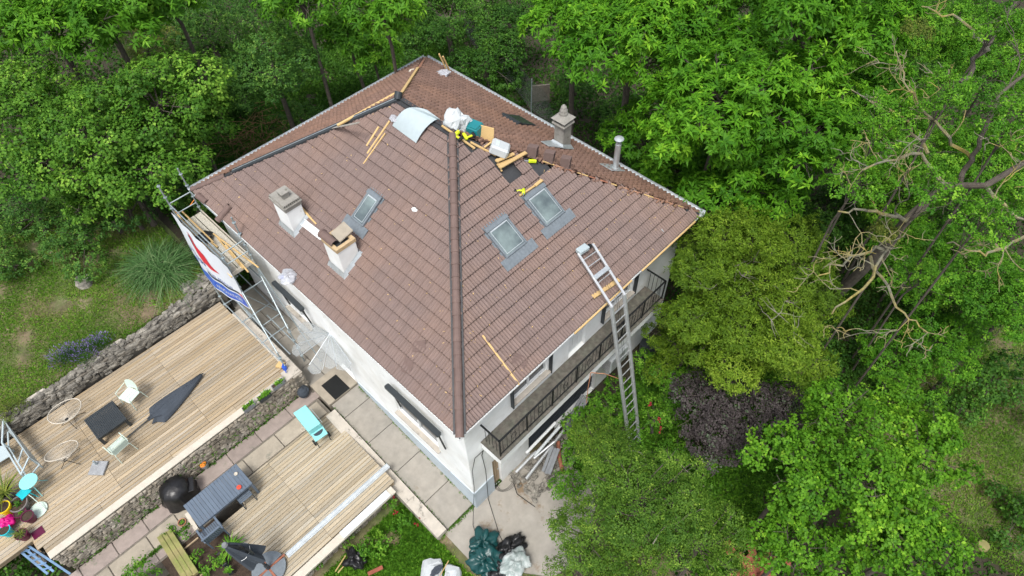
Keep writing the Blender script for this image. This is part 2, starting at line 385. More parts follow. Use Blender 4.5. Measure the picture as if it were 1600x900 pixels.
XC, YC = X.ravel()[ii], Y.ravel()[ii]                # open lawn and beds against the leaf litter of the wood
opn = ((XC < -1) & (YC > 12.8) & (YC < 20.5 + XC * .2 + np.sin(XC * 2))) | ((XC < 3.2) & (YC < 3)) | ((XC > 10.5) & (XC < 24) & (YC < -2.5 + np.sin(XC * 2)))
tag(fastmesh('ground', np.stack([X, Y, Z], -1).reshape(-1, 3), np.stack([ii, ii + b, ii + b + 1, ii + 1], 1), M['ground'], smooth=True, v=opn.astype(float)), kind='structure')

# ------------------------------------------------------------------ paving
pd = MB()                                            # concrete yard at the front corner
pd.prism([(-1.0, .42), (-1.02, -.95), (.4, -2.95), (1.5, -3.3), (3.6, -2.2), (3.4, .25), (.2, .42)], -.16, .0)
tag(pd.build('yard', M['conc']), kind='structure')
pth = MB(); jy = [.44, 1.55, 2.95, 4.35, 5.6]
def zp(y): return .146 * min(max(y, 0), 6.3) + .004
for i in range(len(jy)):
    y0, y1 = jy[i] + .012, (jy[i + 1] if i < 4 else 6.28) - .012
    for (x0, x1) in ((-.86, .3),):
        pth.add([V(x0, y0, zp(y0)), V(x1, y0, zp(y0)), V(x1, y1, zp(y1)), V(x0, y1, zp(y1)),
                 V(x0, y0, -.1), V(x1, y0, -.1), V(x1, y1, -.1), V(x0, y1, -.1)],
                [(0, 1, 2, 3), (0, 4, 5, 1), (1, 5, 6, 2), (2, 6, 7, 3), (3, 7, 4, 0)], rng.uniform(.2, .9))
for (y0, y1, x0, x1) in [(7.45, 8.3, -.95, -.3), (7.45, 8.3, -.28, .3), (8.32, 9.15, -.95, -.3), (8.32, 9.15, -.28, .3), (9.17, 10.0, -.95, -.2), (9.17, 10.0, -.18, .3),
                         (10.02, 10.9, -.95, -.35), (10.02, 10.9, -.33, .3), (10.92, 11.8, -.95, -.3), (10.92, 11.8, -.28, .3), (11.82, 13.0, -.95, .3)]:
    pth.box((x0 + .008, y0, .3), (x1 - .008, y1, .915 + rng.uniform(-.004, .006)), rng.uniform(.1, .9), .008)
tag(pth.build('path', M['slab']), kind='structure')
db = MB(); db.box((-1.02, 7.2, -.1), (.32, 13.0, .88)); db.prism([(-1.0, 2.0), (.32, 2.0), (.32, 7.3), (-1.0, 7.3)], -.1, .2)
tag(db.build('path_bed', M['mortar']), kind='structure')
ld = MB(); ld.prism([(-.93, 6.3), (.31, 6.3), (.31, 7.42), (-.93, 7.42)], .1, 1.0)
tag(ld.build('door_step', M['beige']), kind='structure')
pk = MB(); g = np.random.default_rng(3)              # pink and beige paving below the retaining wall
x = -10.2; pkb = MB()
while x < -1.3:
    L_ = g.uniform(.75, 1.25)
    pk.box((x, 6.90 + g.uniform(0, .04), .5), (x + L_ - .025, 7.44, .86), g.uniform(0, 1), .012); x += L_
x = -10.0
while x < -1.3:
    L_ = g.uniform(.9, 1.35)
    pkb.box((x, 6.2, .5), (min(x + L_, -1.1) - .03, 6.83, .87), g.uniform(0, 1), .012); x += L_
x = -9.9
while x < -5.6:
    L_ = g.uniform(.6, .9); pk.box((x, 5.85, .5), (x + L_ - .02, 6.17, .865), g.uniform(0, 1), .012); x += L_
tag(pk.build('paving', M['pink']), kind='structure'); tag(pkb.build('paving_strip', M['beige']), kind='structure')
bb = MB(); bb.box((-10.3, 5.8, -.2), (-1.02, 7.36, .83)); tag(bb.build('paving_bed', M['mortar']), kind='structure')

# ------------------------------------------------------------------ the house
H = thing('house', 'white rendered house under a hipped brown tile roof with ridge tiles missing', 'house', (5.2, 6.6, 0))
def wallface(mb, o, u, h, L_, Ht, holes, inward, dep=.18):
    us = sorted({0, L_, *[v for q in holes for v in q[:2]]}); zs = sorted({0, Ht, *[v for q in holes for v in q[2:]]})
    P = lambda a_, z, d=0: o + u * a_ + V(0, 0, z) + inward * d
    for i in range(len(us) - 1):
        for j in range(len(zs) - 1):
            cu, cz = (us[i] + us[i + 1]) / 2, (zs[j] + zs[j + 1]) / 2
            if any(q[0] < cu < q[1] and q[2] < cz < q[3] for q in holes): continue
            mb.add([P(us[i], zs[j]), P(us[i + 1], zs[j]), P(us[i + 1], zs[j + 1]), P(us[i], zs[j + 1])], [(0, 1, 2, 3)])
    for q in holes:
        c = [(q[0], q[2]), (q[1], q[2]), (q[1], q[3]), (q[0], q[3])]
        for k in range(4):
            a_, b_ = c[k], c[(k + 1) % 4]
            mb.add([P(*a_), P(*b_), P(*b_, dep), P(*a_, dep)], [(0, 1, 2, 3)])
x0, y0, x1, y1 = .31, .30, 10.2, 12.92
wl = MB(); zt = ZE + .12
hl = [(1.45, 3.45, 2.15, 3.2), (8.2, 9.7, 2.2, 3.3), (6.1, 7.0, 1.0, 3.15)]       # openings in the left wall (along y from y0)
hf = [(.85, 1.2, .0, 2.1), (1.85, 3.35, 4.5, 5.75), (4.3, 5.1, 4.0, 5.75), (5.9, 7.4, 4.5, 5.75), (2.5, 6.0, .0, 3.1)]  # the last opening is added to hold the dark shade panel
wallface(wl, V(x0, y0, 0), V(0, 1, 0), 0, y1 - y0, zt, hl, V(1, 0, 0))
wallface(wl, V(x0, y0, 0), V(1, 0, 0), 0, x1 - x0, zt, hf, V(0, 1, 0))
wl.add([V(x1, y0, 0), V(x1, y1, 0), V(x1, y1, zt), V(x1, y0, zt)], [(0, 1, 2, 3)])
wl.add([V(x0, y1, 0), V(x1, y1, 0), V(x1, y1, zt), V(x0, y1, zt)], [(0, 1, 2, 3)])
wl.build('wall', M['wall'], H)
pl = MB()
pl.prism([(x0 - .035, 6.2), (x0 - .035, y0 - .035), (1.14, y0 - .035), (1.14, y0 + .01), (x0 + .01, y0 + .01), (x0 + .01, 6.2)], -.1, 1.18)
pl.build('plinth', M['plinth'], H)
def window(c, u, wd, z0, z1, inward, glassm='glass2', fm='white', bars=1):
    f = MB(); o = c + inward * .10
    f.beam(o - u * (wd / 2 - .03) + V(0, 0, z0), o - u * (wd / 2 - .03) + V(0, 0, z1), .06, .07, up=inward)
    f.beam(o + u * (wd / 2 - .03) + V(0, 0, z0), o + u * (wd / 2 - .03) + V(0, 0, z1), .06, .07, up=inward)
    for z in (z0 + .03, z1 - .03): f.beam(o - u * (wd / 2 - .06) + V(0, 0, z), o + u * (wd / 2 - .06) + V(0, 0, z), .07, .06)
    for k in range(bars):
        t = (k + 1) / (bars + 1) - .5
        f.beam(o + u * wd * t + V(0, 0, z0 + .06), o + u * wd * t + V(0, 0, z1 - .06), .06, .06, up=inward)
    fo = f.build('window', M[fm], H)
    p = MB(); p.obox(o + inward * .03 + V(0, 0, (z0 + z1) / 2), u * (wd / 2 - .05), V(0, 0, (z1 - z0) / 2 - .05), inward * .008); p.build('pane', M[glassm], fo)
    s = MB(); s.obox(c - inward * .03 + V(0, 0, z0 - .02), u * (wd / 2 + .05), -inward * .08, V(0, 0, .025)); s.build('sill', M['kerb'], fo)
for (a_, b_, z0_, z1_) in hl[:2]: window(V(x0, y0 + (a_ + b_) / 2, 0), V(0, 1, 0), b_ - a_, z0_, z1_, V(1, 0, 0))
for (a_, b_, z0_, z1_) in (hf[1], hf[3]): window(V(x0 + (a_ + b_) / 2, y0, 0), V(1, 0, 0), b_ - a_, z0_, z1_, V(0, 1, 0))
def door(c, u, wd, z0, z1, inward, m):
    d = MB(); d.obox(c + inward * .14 + V(0, 0, (z0 + z1) / 2), u * wd / 2 * .99, V(0, 0, (z1 - z0) / 2 * .995), inward * .02)
    for k in (-1, 0, 1): d.obox(c + inward * .11 + u * k * wd * .3 + V(0, 0, (z0 + z1) / 2), u * wd * .12, V(0, 0, (z1 - z0) * .42), inward * .012)
    do = d.build('door', M[m], H)
    h = MB(); h.tube(c + inward * .08 + u * wd * .38 + V(0, 0, z0 + 1), c + inward * .08 + u * wd * .25 + V(0, 0, z0 + 1), .012); h.tube(c + inward * .12 + u * wd * .38 + V(0, 0, z0 + 1), c + inward * .08 + u * wd * .38 + V(0, 0, z0 + 1), .012)
    h.build('handle', M['zinc'], do)
door(V(x0, y0 + 6.55, 0), V(0, 1, 0), .88, 1.0, 3.13, V(1, 0, 0), 'white')
door(V(x0 + 1.025, y0, 0), V(1, 0, 0), .34, 0, 2.08, V(0, 1, 0), 'oldwood')
door(V(x0 + 4.7, y0, 0), V(1, 0, 0), .78, 4.02, 5.74, V(0, 1, 0), 'white')
gd = MB(); gd.box((x0 + 2.5, y0 + .15, 0), (x0 + 6.0, y0 + .19, 3.1))  # dark slatted panel added to stand in for the shade under the balcony
for z in np.arange(.1, 3.0, .25): gd.box((x0 + 2.5, y0 + .135, z), (x0 + 6.0, y0 + .149, z + .2))
gd.build('shade_panel', M['fabric'], H)
for k, xx in enumerate((2.1, 3.72, 6.15, 7.78)):                      # shutters folded out at right angles to the wall
    s = MB(); s.box((xx - .02, y0 - .13, 4.4), (xx + .02, y0 - .01, 5.75), .5, .006)
    for z in np.arange(4.65, 5.65, .09): s.box((xx - .026, y0 - .12, z), (xx - .019, y0 - .02, z + .04))
    s.build('shutter', M['darkgrey'], H)
# openings of the roller box in brown under the eave
rb = MB(); rb.box((x0 + 1.85, y0 + .02, 5.45), (x0 + 3.35, y0 + .09, 5.74)); rb.build('shutter_box', M['oldwood'], H)

# balcony
bal = MB(); bal.box((.86, -.47, 3.58), (8.5, y0 - .003, 3.985), .5, .01)
bo = bal.build('balcony', M['wall'], H)
fl = MB(); fl.box((.83, -.5, 3.988), (8.53, y0 - .006, 4.03), .5, .008)
for k in range(60):
    px_, py_ = rng.uniform(1, 8.4), rng.uniform(-.42, .2); fl.rock((px_, py_, 4.035), (.06, .05, .02), k)
fl.build('floor', M['balc'], bo)
rl = MB(); ry = -.42
rl.beam((.9, ry, 4.95), (8.48, ry, 4.95), .05, .03); rl.beam((.9, ry, 4.14), (8.48, ry, 4.14), .03, .02)
rl.beam((.92, y0, 4.95), (.92, ry, 4.95), .05, .03); rl.beam((8.46, y0, 4.95), (8.46, ry, 4.95), .05, .03)
for xx in np.arange(.92, 8.5, 1.08): rl.box((xx - .018, ry - .018, 4.03), (xx + .018, ry + .018, 4.94))
for xx in np.arange(1.04, 8.4, .16): rl.tube((xx, ry, 4.15), (xx, ry, 4.94), .007, n=5)
for yy in (-.28, -.14, 0, .14): rl.tube((.92, yy, 4.15), (.92, yy, 4.94), .009, n=5); rl.tube((8.46, yy, 4.15), (8.46, yy, 4.94), .009, n=5)
for c in range(7):                                   # scroll medallions
    cx = 1.46 + c * 1.08
    rl.path([V(cx + .09 * math.cos(t), ry - .012, 4.55 + .16 * math.sin(t)) for t in np.linspace(0, 2 * math.pi, 14)[:-1]], .009, 4, closed=True)
rl.build('railing', M['black'], bo)

# roof: dark deck, then real courses of ribbed tiles
P1, P2 = V(5.27, 7.775, ZE + 3.414), V(5.27, 5.45, ZE + 3.414)
ro = MB(); e = [V(0, 0, ZE), V(WX, 0, ZE), V(WX, LY, ZE), V(0, LY, ZE)]; d_ = V(0, 0, .035)
ro.add([p + 0 for p in e] + [P1, P2] + [p - V(0, 0, .12) for p in e],
       [(0, 1, 5), (1, 2, 4, 5), (2, 3, 4), (3, 0, 5, 4), (0, 6, 7, 1), (1, 7, 8, 2), (2, 8, 9, 3), (3, 9, 6, 0), (6, 9, 8, 7)])
RO = ro.build('roof', M['underlay'], H)
def courses(name, o, u, up, n, L_, S_, lo, hi, m, gauge=.335, tw=.285, ribs=3, amp=.032, step=.042, quant=None, seed=1, skip=None, roll=False):
    g = np.random.default_rng(seed); vs = []; qs = []; av = []; n0 = 0
    du = tw / ribs / 6; ks = int(math.ceil(S_ / gauge)); cu = np.arange(0, L_ + du, du)
    ph = cu / (tw / ribs); ph = ph - np.floor(ph + 1e-6)
    rib = amp * np.where(ph < .2, 0, np.where((ph > .8) | (ph < .4), .85, 1.0))
    k = np.floor(cu / tw + 1e-6).astype(int); fr = cu / tw - k
    if roll: rib = amp * np.abs(np.sin(np.pi * cu / (tw / ribs)))
    rib = rib - .03 * (fr < .09)
    tv = g.uniform(0, 1, (ks, k.max() + 2))
    for c in range(ks):
        s0, s1 = c * gauge, min((c + 1) * gauge + .02, S_)
        wob = g.normal(0, .003, k.max() + 2)[k]
        rows = [(s0 + .07, -.005, 0.), (s0, step, 1.), (s0 + .03, step + .002, 1.), ((s0 + s1) / 2, step * .62, 1.), (s1, .004, 1.)]
        prev = None
        for (s, h, rf) in rows:
            l, h_ = lo(s), hi(s)
            if quant:
                sm = (c + .55) * gauge
                if quant[0]: l = math.ceil((lo(sm) - .10) / tw) * tw
                if quant[1]: h_ = math.floor((hi(sm) + .12) / tw * 2) * tw / 2
            h_ = max(h_, l)
            uu = np.clip(cu, l, h_)
            P = o + np.outer(uu, u) + s * up + np.outer(h + rib * rf + (wob if h > 0 else 0) * 1, n)
            vs.append(P)
        nn = len(cu)
        for r in range(4):
            l0, h0 = lo((s0 + s1) / 2), hi((s0 + s1) / 2)
            a_ = n0 + r * nn + np.arange(nn - 1); keep = (cu[1:] > min(lo(s0), lo(s1)) - .3) & (cu[:-1] < max(hi(s0), hi(s1)) + .3)
            if skip is not None: keep &= ~skip(cu[:-1], s0)
            pa = np.stack([a_, a_ + 1, a_ + nn + 1, a_ + nn], 1)[keep]; qs.append(pa); av.append(tv[c][k[:-1]][keep])
        n0 += 5 * nn
    vs = np.vstack(vs); qs = np.vstack(qs); av = np.concatenate(av)
    w_ = np.linalg.norm(vs[qs[:, 1]] - vs[qs[:, 0]], axis=1) + np.linalg.norm(vs[qs[:, 2]] - vs[qs[:, 3]], axis=1) > 1e-4
    return fastmesh(name, vs, qs[w_], m, RO, v=av[w_])
sL = math.hypot(1, KL); sF = math.hypot(1, KF)       # metres of slope per metre of plan
upL = V(1, 0, KL) / sL; nL = V(-KL, 0, 1) / sL; upF = V(0, 1, KF) / sF; nF = V(0, -KF, 1) / sF
upB = V(-1, 0, KL) / sL; nB = V(KL, 0, 1) / sL; upA = V(0, -1, KF) / sF; nA = V(0, KF, 1) / sF
SL, SF = 5.27 * sL, 5.45 * sF
courses('roof_tiles', V(-.04, 0, ZE + .012), V(0, 1, 0), upL, nL, LY, SL, lambda s: s / sL * 5.45 / 5.27, lambda s: LY - s / sL * 5.45 / 5.27, M['tile'], seed=1)
def sk(cu, s): return ((cu > 5.65) & (cu < 6.2) & (s > 4.3) & (s < 5.3)) | ((cu > 6.6) & (cu < 7.2) & (s > 3.9)) | ((cu > 5.3) & (s > 5.6))
courses('roof_tiles', V(0, -.04, ZE + .012), V(1, 0, 0), upF, nF, WX, SF, lambda s: s / sF * 5.27 / 5.45, lambda s: WX - s / sF * 5.27 / 5.45, M['tile'], seed=2, quant=(0, 1), skip=sk)
courses('roof_tiles', V(WX + .04, 0, ZE + .012), V(0, 1, 0), upB, nB, LY, SL, lambda s: s / sL * 5.45 / 5.27, lambda s: LY - s / sL * 5.45 / 5.27, M['tile_old'], seed=3, amp=.055, step=.06, tw=.32, ribs=2, roll=True)
courses('roof_tiles', V(0, LY + .04, ZE + .012), V(1, 0, 0), upA, nA, WX, SF, lambda s: s / sF * 5.27 / 5.45, lambda s: WX - s / sF * 5.27 / 5.45, M['tile_old'], seed=4, amp=.055, step=.06, tw=.32, ribs=2, roll=True)
def halfcaps(mb, p, q, r, step_, n=9, lift=.05, gap=0, flat=1.0):
    p, q = np.asarray(p, float), np.asarray(q, float); L_ = np.linalg.norm(q - p); d = (q - p) / L_
    side = nrm(np.cross(d, (0, 0, 1))); nn_ = np.cross(side, d); k = int(L_ / step_)
    for i in range(k):
        a_ = p + d * i * step_; b_ = p + d * (i * step_ + step_ * 1.12)
        jl = rng.normal(0, .003); vs = []
        prof = [(0, .008, r * 1.02), (.10, .008, r * 1.02), (.105, .003, r * .97), (1, 0, r * .9)]
        for (t, l, rr) in prof:
            c = a_ + (b_ - a_) * t
            for th in np.linspace(-.1, math.pi + .1, n): vs.append(c + side * (rr * math.cos(th) + jl) + nn_ * (rr * math.sin(th) * flat + lift + l))
        fs = [(a2 * n + j, a2 * n + j + 1, (a2 + 1) * n + j + 1, (a2 + 1) * n + j) for a2 in range(3) for j in range(n - 1)] + [tuple(range(n))]
        mb.add(vs, fs, rng.uniform(0, 1))
hp = MB(); dD = nrm(P2 - V(0, 0, ZE)); halfcaps(hp, V(-.05, -.05, ZE + .03), P2 + V(0, 0, .05) - dD * .1, .115, .345)
hp.build('ridge_tile', M['cap'], RO, smooth=False)
hd = MB(); sd_ = nrm(np.cross(dD, (0, 0, 1)))
for k in (-1, 1): hd.beam(V(0, 0, ZE + .07) + sd_ * k * .135, P2 + sd_ * k * .135 + V(0, 0, .03), .05, .03)
hd.build('hip_membrane', M['underlay'], RO)
# the hip to the far left corner: membrane and a long dark metal roll, a few caps at its foot
A0 = V(0, LY, ZE); hA = MB(); hA.beam(A0 + V(0, 0, .06), P1 + V(0, 0, .05), .20, .04); hA.build('hip_membrane', M['underlay'], RO)
hA2 = MB(); halfcaps(hA2, A0 + V(0, 0, .02), A0 + (P1 - A0) * .2, .11, .36, flat=.8); hA2.build('ridge_tile', M['cap'], RO)
ra, rb_ = onL(378, 266, .15), onL(622, 163, .15)
hA3 = MB(); dr = nrm(P1 - A0); ra = A0 + (P1 - A0) * .215 + V(0, 0, .13); rb_ = P1 + V(0, 0, .14) - dr * .05
hA3.beam(ra - V(0, 0, .04), rb_ - V(0, 0, .04), .20, .08, bev=.02); hA3.tube(rb_ - V(0, 0, .05), rb_ + V(0.12, .05, .12), .12, n=14); hA3.build('ventilated_ridge_roll', M['darkgrey'], RO)
hA4 = MB(); hA4.beam(ra + V(0, 0, .006), rb_ + V(0, 0, .006), .022, .012); hA4.build('trim', M['zinc'], RO)
# the hip to the far corner keeps its old wooden batten; the hip to the right is open with uneven tile ends and mortar
B0, C0 = V(WX, LY, ZE), V(WX, 0, ZE)
hB = MB(); hB.beam(P1 + V(0, 0, .12), P1 + (B0 - P1) * .66 + V(0, 0, .12), .09, .07); hB.build('hip_batten', M['pine'], RO)
hB2 = MB(); hB2.beam(P1 + (B0 - P1) * .66 + V(0, 0, .07), B0 + V(0, 0, .07), .10, .05); hB2.build('hip_batten', M['copper'], RO)
hC = MB(); d = (C0 - P2)
for i in range(46):
    t = .10 + .84 * i / 46; p = P2 + d * t
    hC.rock(p + V(rng.normal(0, .05), rng.normal(0, .05), .07), (rng.uniform(.10, .2), rng.uniform(.05, .1), rng.uniform(.04, .08)), i, rng.uniform(0, 1))
hC.build('hip_mortar', M['tile_old'], RO)['kind'] = 'stuff'
hC2 = MB()
for i in range(13):
    t0 = .33 + .6 * i / 13; p = P2 + d * t0 + V(.02, -.05, .085); q = P2 + d * (t0 + rng.uniform(.02, .045)) + V(.02, -.05, .085)
    hC2 = MB(); hC2.beam(p, q, .035, .02, val=rng.uniform(0, 1)); hC2.build('hip_batten', M['pine' if i % 3 == 0 else 'copper'], RO)
hR = MB(); hR.beam(P1 + V(0, 0, .03), P2 + V(0, 0, .03), .30, .03); hR.beam(P1 + V(0, 0, .07), P2 + V(0, 0, .07), .06, .06); hR.build('ridge_membrane', M['underlay'], RO)

# gutters and fascias
fa = MB()
fa.beam((-.01, 0, ZE - .06), (-.01, LY, ZE - .06), .02, .17); fa.beam((0, -.01, ZE - .06), (WX, -.01, ZE - .06), .02, .17)
fa.build('fascia', M['copper'], H)
gt = MB()
def gutter(mb, p, q, out, m=.062):
    p, q, out = map(lambda x_: np.asarray(x_, float), (p, q, out)); vs = []; n = 9
    for c in (p, q):
        for rr in (m, m - .006):
            for th in np.linspace(0, math.pi, n): vs.append(c + out * (m + .01 + rr * math.cos(th)) - V(0, 0, rr * math.sin(th)))
    fs = [(j, j + 1, 2 * n + j + 1, 2 * n + j) for j in range(n - 1)] + [(n + j + 1, n + j, 3 * n + j, 3 * n + j + 1) for j in range(n - 1)] + [(0, 2 * n, 3 * n, n), (n - 1, 2 * n - 1, 4 * n - 1, 3 * n - 1)]
    mb.add(vs, fs)
gutter(gt, (WX + .05, -.1, ZE + .07), (WX + .05, LY + .1, ZE + .07), (1, 0, 0), .085); gutter(gt, (-.1, LY + .05, ZE + .07), (WX + .1, LY + .05, ZE + .07), (0, 1, 0), .085)
gt.box((WX + .0, -.12, ZE - .1), (WX + .19, .1, ZE + .02), .5, .01)
gt.build('gutter', M['zinc'], H)
g2 = MB(); g2.beam((-.06, -.1, ZE - .02), (-.06, LY - .2, ZE - .02), .035, .05); g2.beam((-.1, -.06, ZE - .02), (WX + .02, -.06, ZE - .02), .04, .05); g2.build('eaves_board', M['white'], H)
for a_, b_ in ((6.9, 4.3), (10.2, 7.4)): g3 = MB(); g3.beam((a_, -.1, ZE + .02), (b_, -.1, ZE + .02), .05, .04); g3.build('eaves_batten', M['pine'], H)
vl = MB(); vl.slab([V(9.9, -.02, ZE + .05), V(WX, -.02, ZE + .05), V(WX, .5, ZE + .07), V(10.25, .35, ZE + .25)], (0, 0, 1), .02); vl.build('corner_flashing', M['darkgrey'], RO)

# roof windows
def roof_window(o, u, up, n, wd, ht, pane='glass', dark=0):
    """o: lower left corner on the tiles"""
    f = MB(); L0 = .0; th = .14; fr = .055
    for (a0, a1, b0, b1) in ((0, fr, 0, ht), (wd - fr, wd, 0, ht), (fr, wd - fr, 0, fr), (fr, wd - fr, ht - fr * 1.8, ht)):
        f.obox(o + u * (a0 + a1) / 2 + up * (b0 + b1) / 2 + n * th / 2, u * (a1 - a0) / 2, up * (b1 - b0) / 2, n * th / 2 * (1 if b0 == 0 and b1 == ht else .93), bev=.008)
    f.obox(o + u * wd / 2 + up * (ht - .09) + n * .15, u * (wd / 2 + .02), up * .06, n * .02, bev=.006)
    fo = f.build('roof_window', M['darkgrey' if dark else 'lead'], H)
    p = MB(); p.obox(o + u * wd / 2 + up * ht / 2 + n * .125, u * (wd / 2 - .04), up * (ht / 2 - .04), n * .01); p.build('pane', M[pane], fo)
    b_ = MB()
    for (a0, a1, b0, b1) in ((.085, .10, .085, ht - .16), (wd - .10, wd - .085, .085, ht - .16), (.10, wd - .10, .085, .10), (.10, wd - .10, ht - .20, ht - .16)): b_.obox(o + u * (a0 + a1) / 2 + up * (b0 + b1) / 2 + n * .138, u * (a1 - a0) / 2, up * (b1 - b0) / 2, n * .003)
    if not dark: b_.build('inner_trim', M['zinc'], fo)
    a = MB(); wv = []
    na = 41; A_ = np.zeros((3, na, 3))
    for i, s in enumerate((-.30, -.12, .02)):
        for j in range(na):
            t = j / (na - 1); A_[i, j] = o + u * (-.22 + (wd + .44) * t) + up * s + n * (.085 + .002 * math.sin(j * 1.6) + (.0 if i else -.01))
    a.grid(A_); a.add([], []) if False else None
    for (a0, a1, b0, b1) in ((-.05, 0, 0, ht + .05), (wd, wd + .05, 0, ht + .05), (0, wd, ht, ht + .07)):
        a.obox(o + u * (a0 + a1) / 2 + up * (b0 + b1) / 2 + n * .045, u * (a1 - a0) / 2, up * (b1 - b0) / 2, n * .012)
    a.build('flashing', M['darkgrey' if dark else 'lead'], fo)
roof_window(V(4.08, 2.32, ZE + KF * 2.32) + nF * .03, V(1, 0, 0), upF, nF, .82, 1.02)
roof_window(V(5.70, 2.32, ZE + KF * 2.32) + nF * .03, V(1, 0, 0), upF, nF, .82, 1.08)
roof_window(V(2.22, 6.72, ZE + KL * 2.22) + nL * .03, V(0, -1, 0), upL, nL, .56, 1.02)
pb = onB(812, 196); q0 = onB(792, 184); 
roof_window(V(pb[0] + .45, pb[1] + .55, ZE + KL * (WX - pb[0] - .45)) + nB * .03, V(0, -1, 0), upB, nB, .8, 1.0, 'glass2', dark=1)

# chimneys
def chimney(x0_, x1_, y0_, y1_, zb, zs, m, kind):
    c = MB(); c.box((x0_, y0_, zb), (x1_, y1_, zs), .5, .012)
    co = c.build('chimney', M[m], H); cx, cy = (x0_ + x1_) / 2, (y0_ + y1_) / 2; w_, l_ = x1_ - x0_, y1_ - y0_
    if kind == 'pots':
        k = MB(); k.box((x0_ - .02, y0_ - .02, zs - .12), (x1_ + .02, y1_ + .02, zs)); k.box((x0_ - .05, y0_ - .05, zs), (x1_ + .05, y1_ + .05, zs + .06), .5, .012)
        for i in range(9):
            for yy in (y0_ - .03, y1_ - .01): k.box((x0_ - .03 + i * (w_ + .06) / 9, yy, zs + .06), (x0_ - .03 + (i + .5) * (w_ + .06) / 9, yy + .04, zs + .12))
        k.box((x0_ - .02, y0_ - .02, zs + .12), (x1_ + .02, y1_ + .02, zs + .16), .5, .01)
        k.build('cap', M['cstone'], co)
        p = MB()
        for j in range(4): p.box((cx - .11 + .0 * j, cy - .15 + j * .08, zs + .17), (cx + .11, cy - .12 + j * .08, zs + .33))
        p.box((cx - .13, cy - .17, zs + .33), (cx + .13, cy + .15, zs + .36)); p.build('cowl', M['cstone'], co)
    elif kind == 'open':
        k = MB()
        for (a0, a1, b0, b1) in ((x0_ - .02, x0_ + .09, y0_ - .02, y1_ + .02), (x1_ - .09, x1_ + .02, y0_ - .02, y1_ + .02), (x0_ + .09, x1_ - .09, y0_ - .02, y0_ + .09), (x0_ + .09, x1_ - .09, y1_ - .09, y1_ + .02)):
            k.box((a0, b0, zs - .02), (a1, b1, zs + .10))
        k.build('mortar_collar', M['mortw'], co)
        i_ = MB(); i_.box((x0_ + .09, y0_ + .09, zs + .004), (x1_ - .09, y1_ - .09, zs + .012)); i_.build('flue', M['underlay'], co)
        p = MB(); halfcaps(p, V(x0_ + .12, y1_ + .15, zs + .10), V(x0_ + .12, y0_ + .12, zs + .10), .14, .56, lift=0); p.build('cover_tile', M['cap'], co)
        s = MB(); s.obox((cx + .18, cy + .02, zs + .2), V(.24, 0, .05), V(0, .20, .04), V(0, 0, .018)); s.build('cover_slab', M['beige'], co)
    else:
        k = MB(); k.box((x0_ - .07, y0_ - .07, zs - .02), (x1_ + .07, y1_ + .07, zs + .06), .5, .02)
        for (a0, b0) in ((x0_ - .04, y0_ - .04), (x1_ - .04, y0_ - .04), (x0_ - .04, y1_ - .04), (x1_ - .04, y1_ - .04)): k.box((a0, b0, zs + .08), (a0 + .08, b0 + .08, zs + .2))
        k.add([V(x0_ - .09, y0_ - .09, zs + .2), V(x1_ + .09, y0_ - .09, zs + .2), V(x1_ + .09, y1_ + .09, zs + .2), V(x0_ - .09, y1_ + .09, zs + .2)] +
              [V(cx + i * .13, cy + j * .13, zs + .32) for (i, j) in ((-1, -1), (1, -1), (1, 1), (-1, 1))], [(0, 3, 2, 1), (0, 1, 5, 4), (1, 2, 6, 5), (2, 3, 7, 6), (3, 0, 4, 7), (4, 5, 6, 7)])
        k.build('cap', M['cstone'], co)
        p = MB(); p.lathe([(.14, .32), (.13, .36), (.15, .38), (.12, .46), (.135, .48), (.09, .58), (.10, .6), (.04, .68)], (cx, cy, zs), 8); p.build('cowl', M['cstone'], co)
    f = MB(); s = KL
    lf, rt = (x0_, x1_)
    zf = (lambda x_: ZE + KL * x_ + .09) if x0_ < 5 else (lambda x_: ZE + KL * (WX - x_) + .14)
    e_ = .09
    f.add([V(x0_ - e_, y0_ - e_, zf(x0_ - e_)), V(x1_ + e_, y0_ - e_, zf(x1_ + e_)), V(x1_ + e_, y1_ + e_, zf(x1_ + e_)), V(x0_ - e_, y1_ + e_, zf(x0_ - e_)),
           V(x0_ - .015, y0_ - .015, zf(x0_) + .14), V(x1_ + .015, y0_ - .015, zf(x1_) + .14), V(x1_ + .015, y1_ + .015, zf(x1_) + .14), V(x0_ - .015, y1_ + .015, zf(x0_) + .14)],
          [(0, 1, 5, 4), (1, 2, 6, 5), (2, 3, 7, 6), (3, 0, 4, 7)])
    if kind == 'stone':
        xa = x0_ - .7; f.slab([V(xa, y0_ + .0, zf(xa) + .02), V(x0_, y0_ - .1, zf(x0_) + .02), V(x0_, y1_ + .1, zf(x0_) + .02), V(xa, y1_ - .05, zf(xa) + .02)], nB, .02)
    f.build('flashing', M['zinc'], co)
chimney(.93, 1.46, 8.22, 8.94, 6.5, 7.84, 'wall', 'pots')
chimney(.97, 1.60, 5.76, 6.44, 6.5, 7.80, 'wall', 'open')
c3 = onB(880, 233)
chimney(9.12, 9.52, 4.58, 4.98, 6.5, 7.95, 'cstone', 'stone')
fp = onB(961, 268); fl_ = MB(); fl_.tube(fp - V(0, 0, .1), fp + V(0, 0, 1.15), .10, n=18); fo_ = fl_.build('flue_pipe', M['alu'], H, smooth=False)
k = MB(); k.tube(fp + V(0, 0, 1.15), fp + V(0, 0, 1.25), .085, n=16)
for t in range(4): k.tube(fp + V(.08 * math.cos(t * 1.57), .08 * math.sin(t * 1.57), 1.2), fp + V(.08 * math.cos(t * 1.57), .08 * math.sin(t * 1.57), 1.36), .008, n=4)
k.lathe([(.16, 0), (.15, .02), (.04, .05)], fp + V(0, 0, 1.36), 18); k.build('cowl', M['zinc'], fo_)
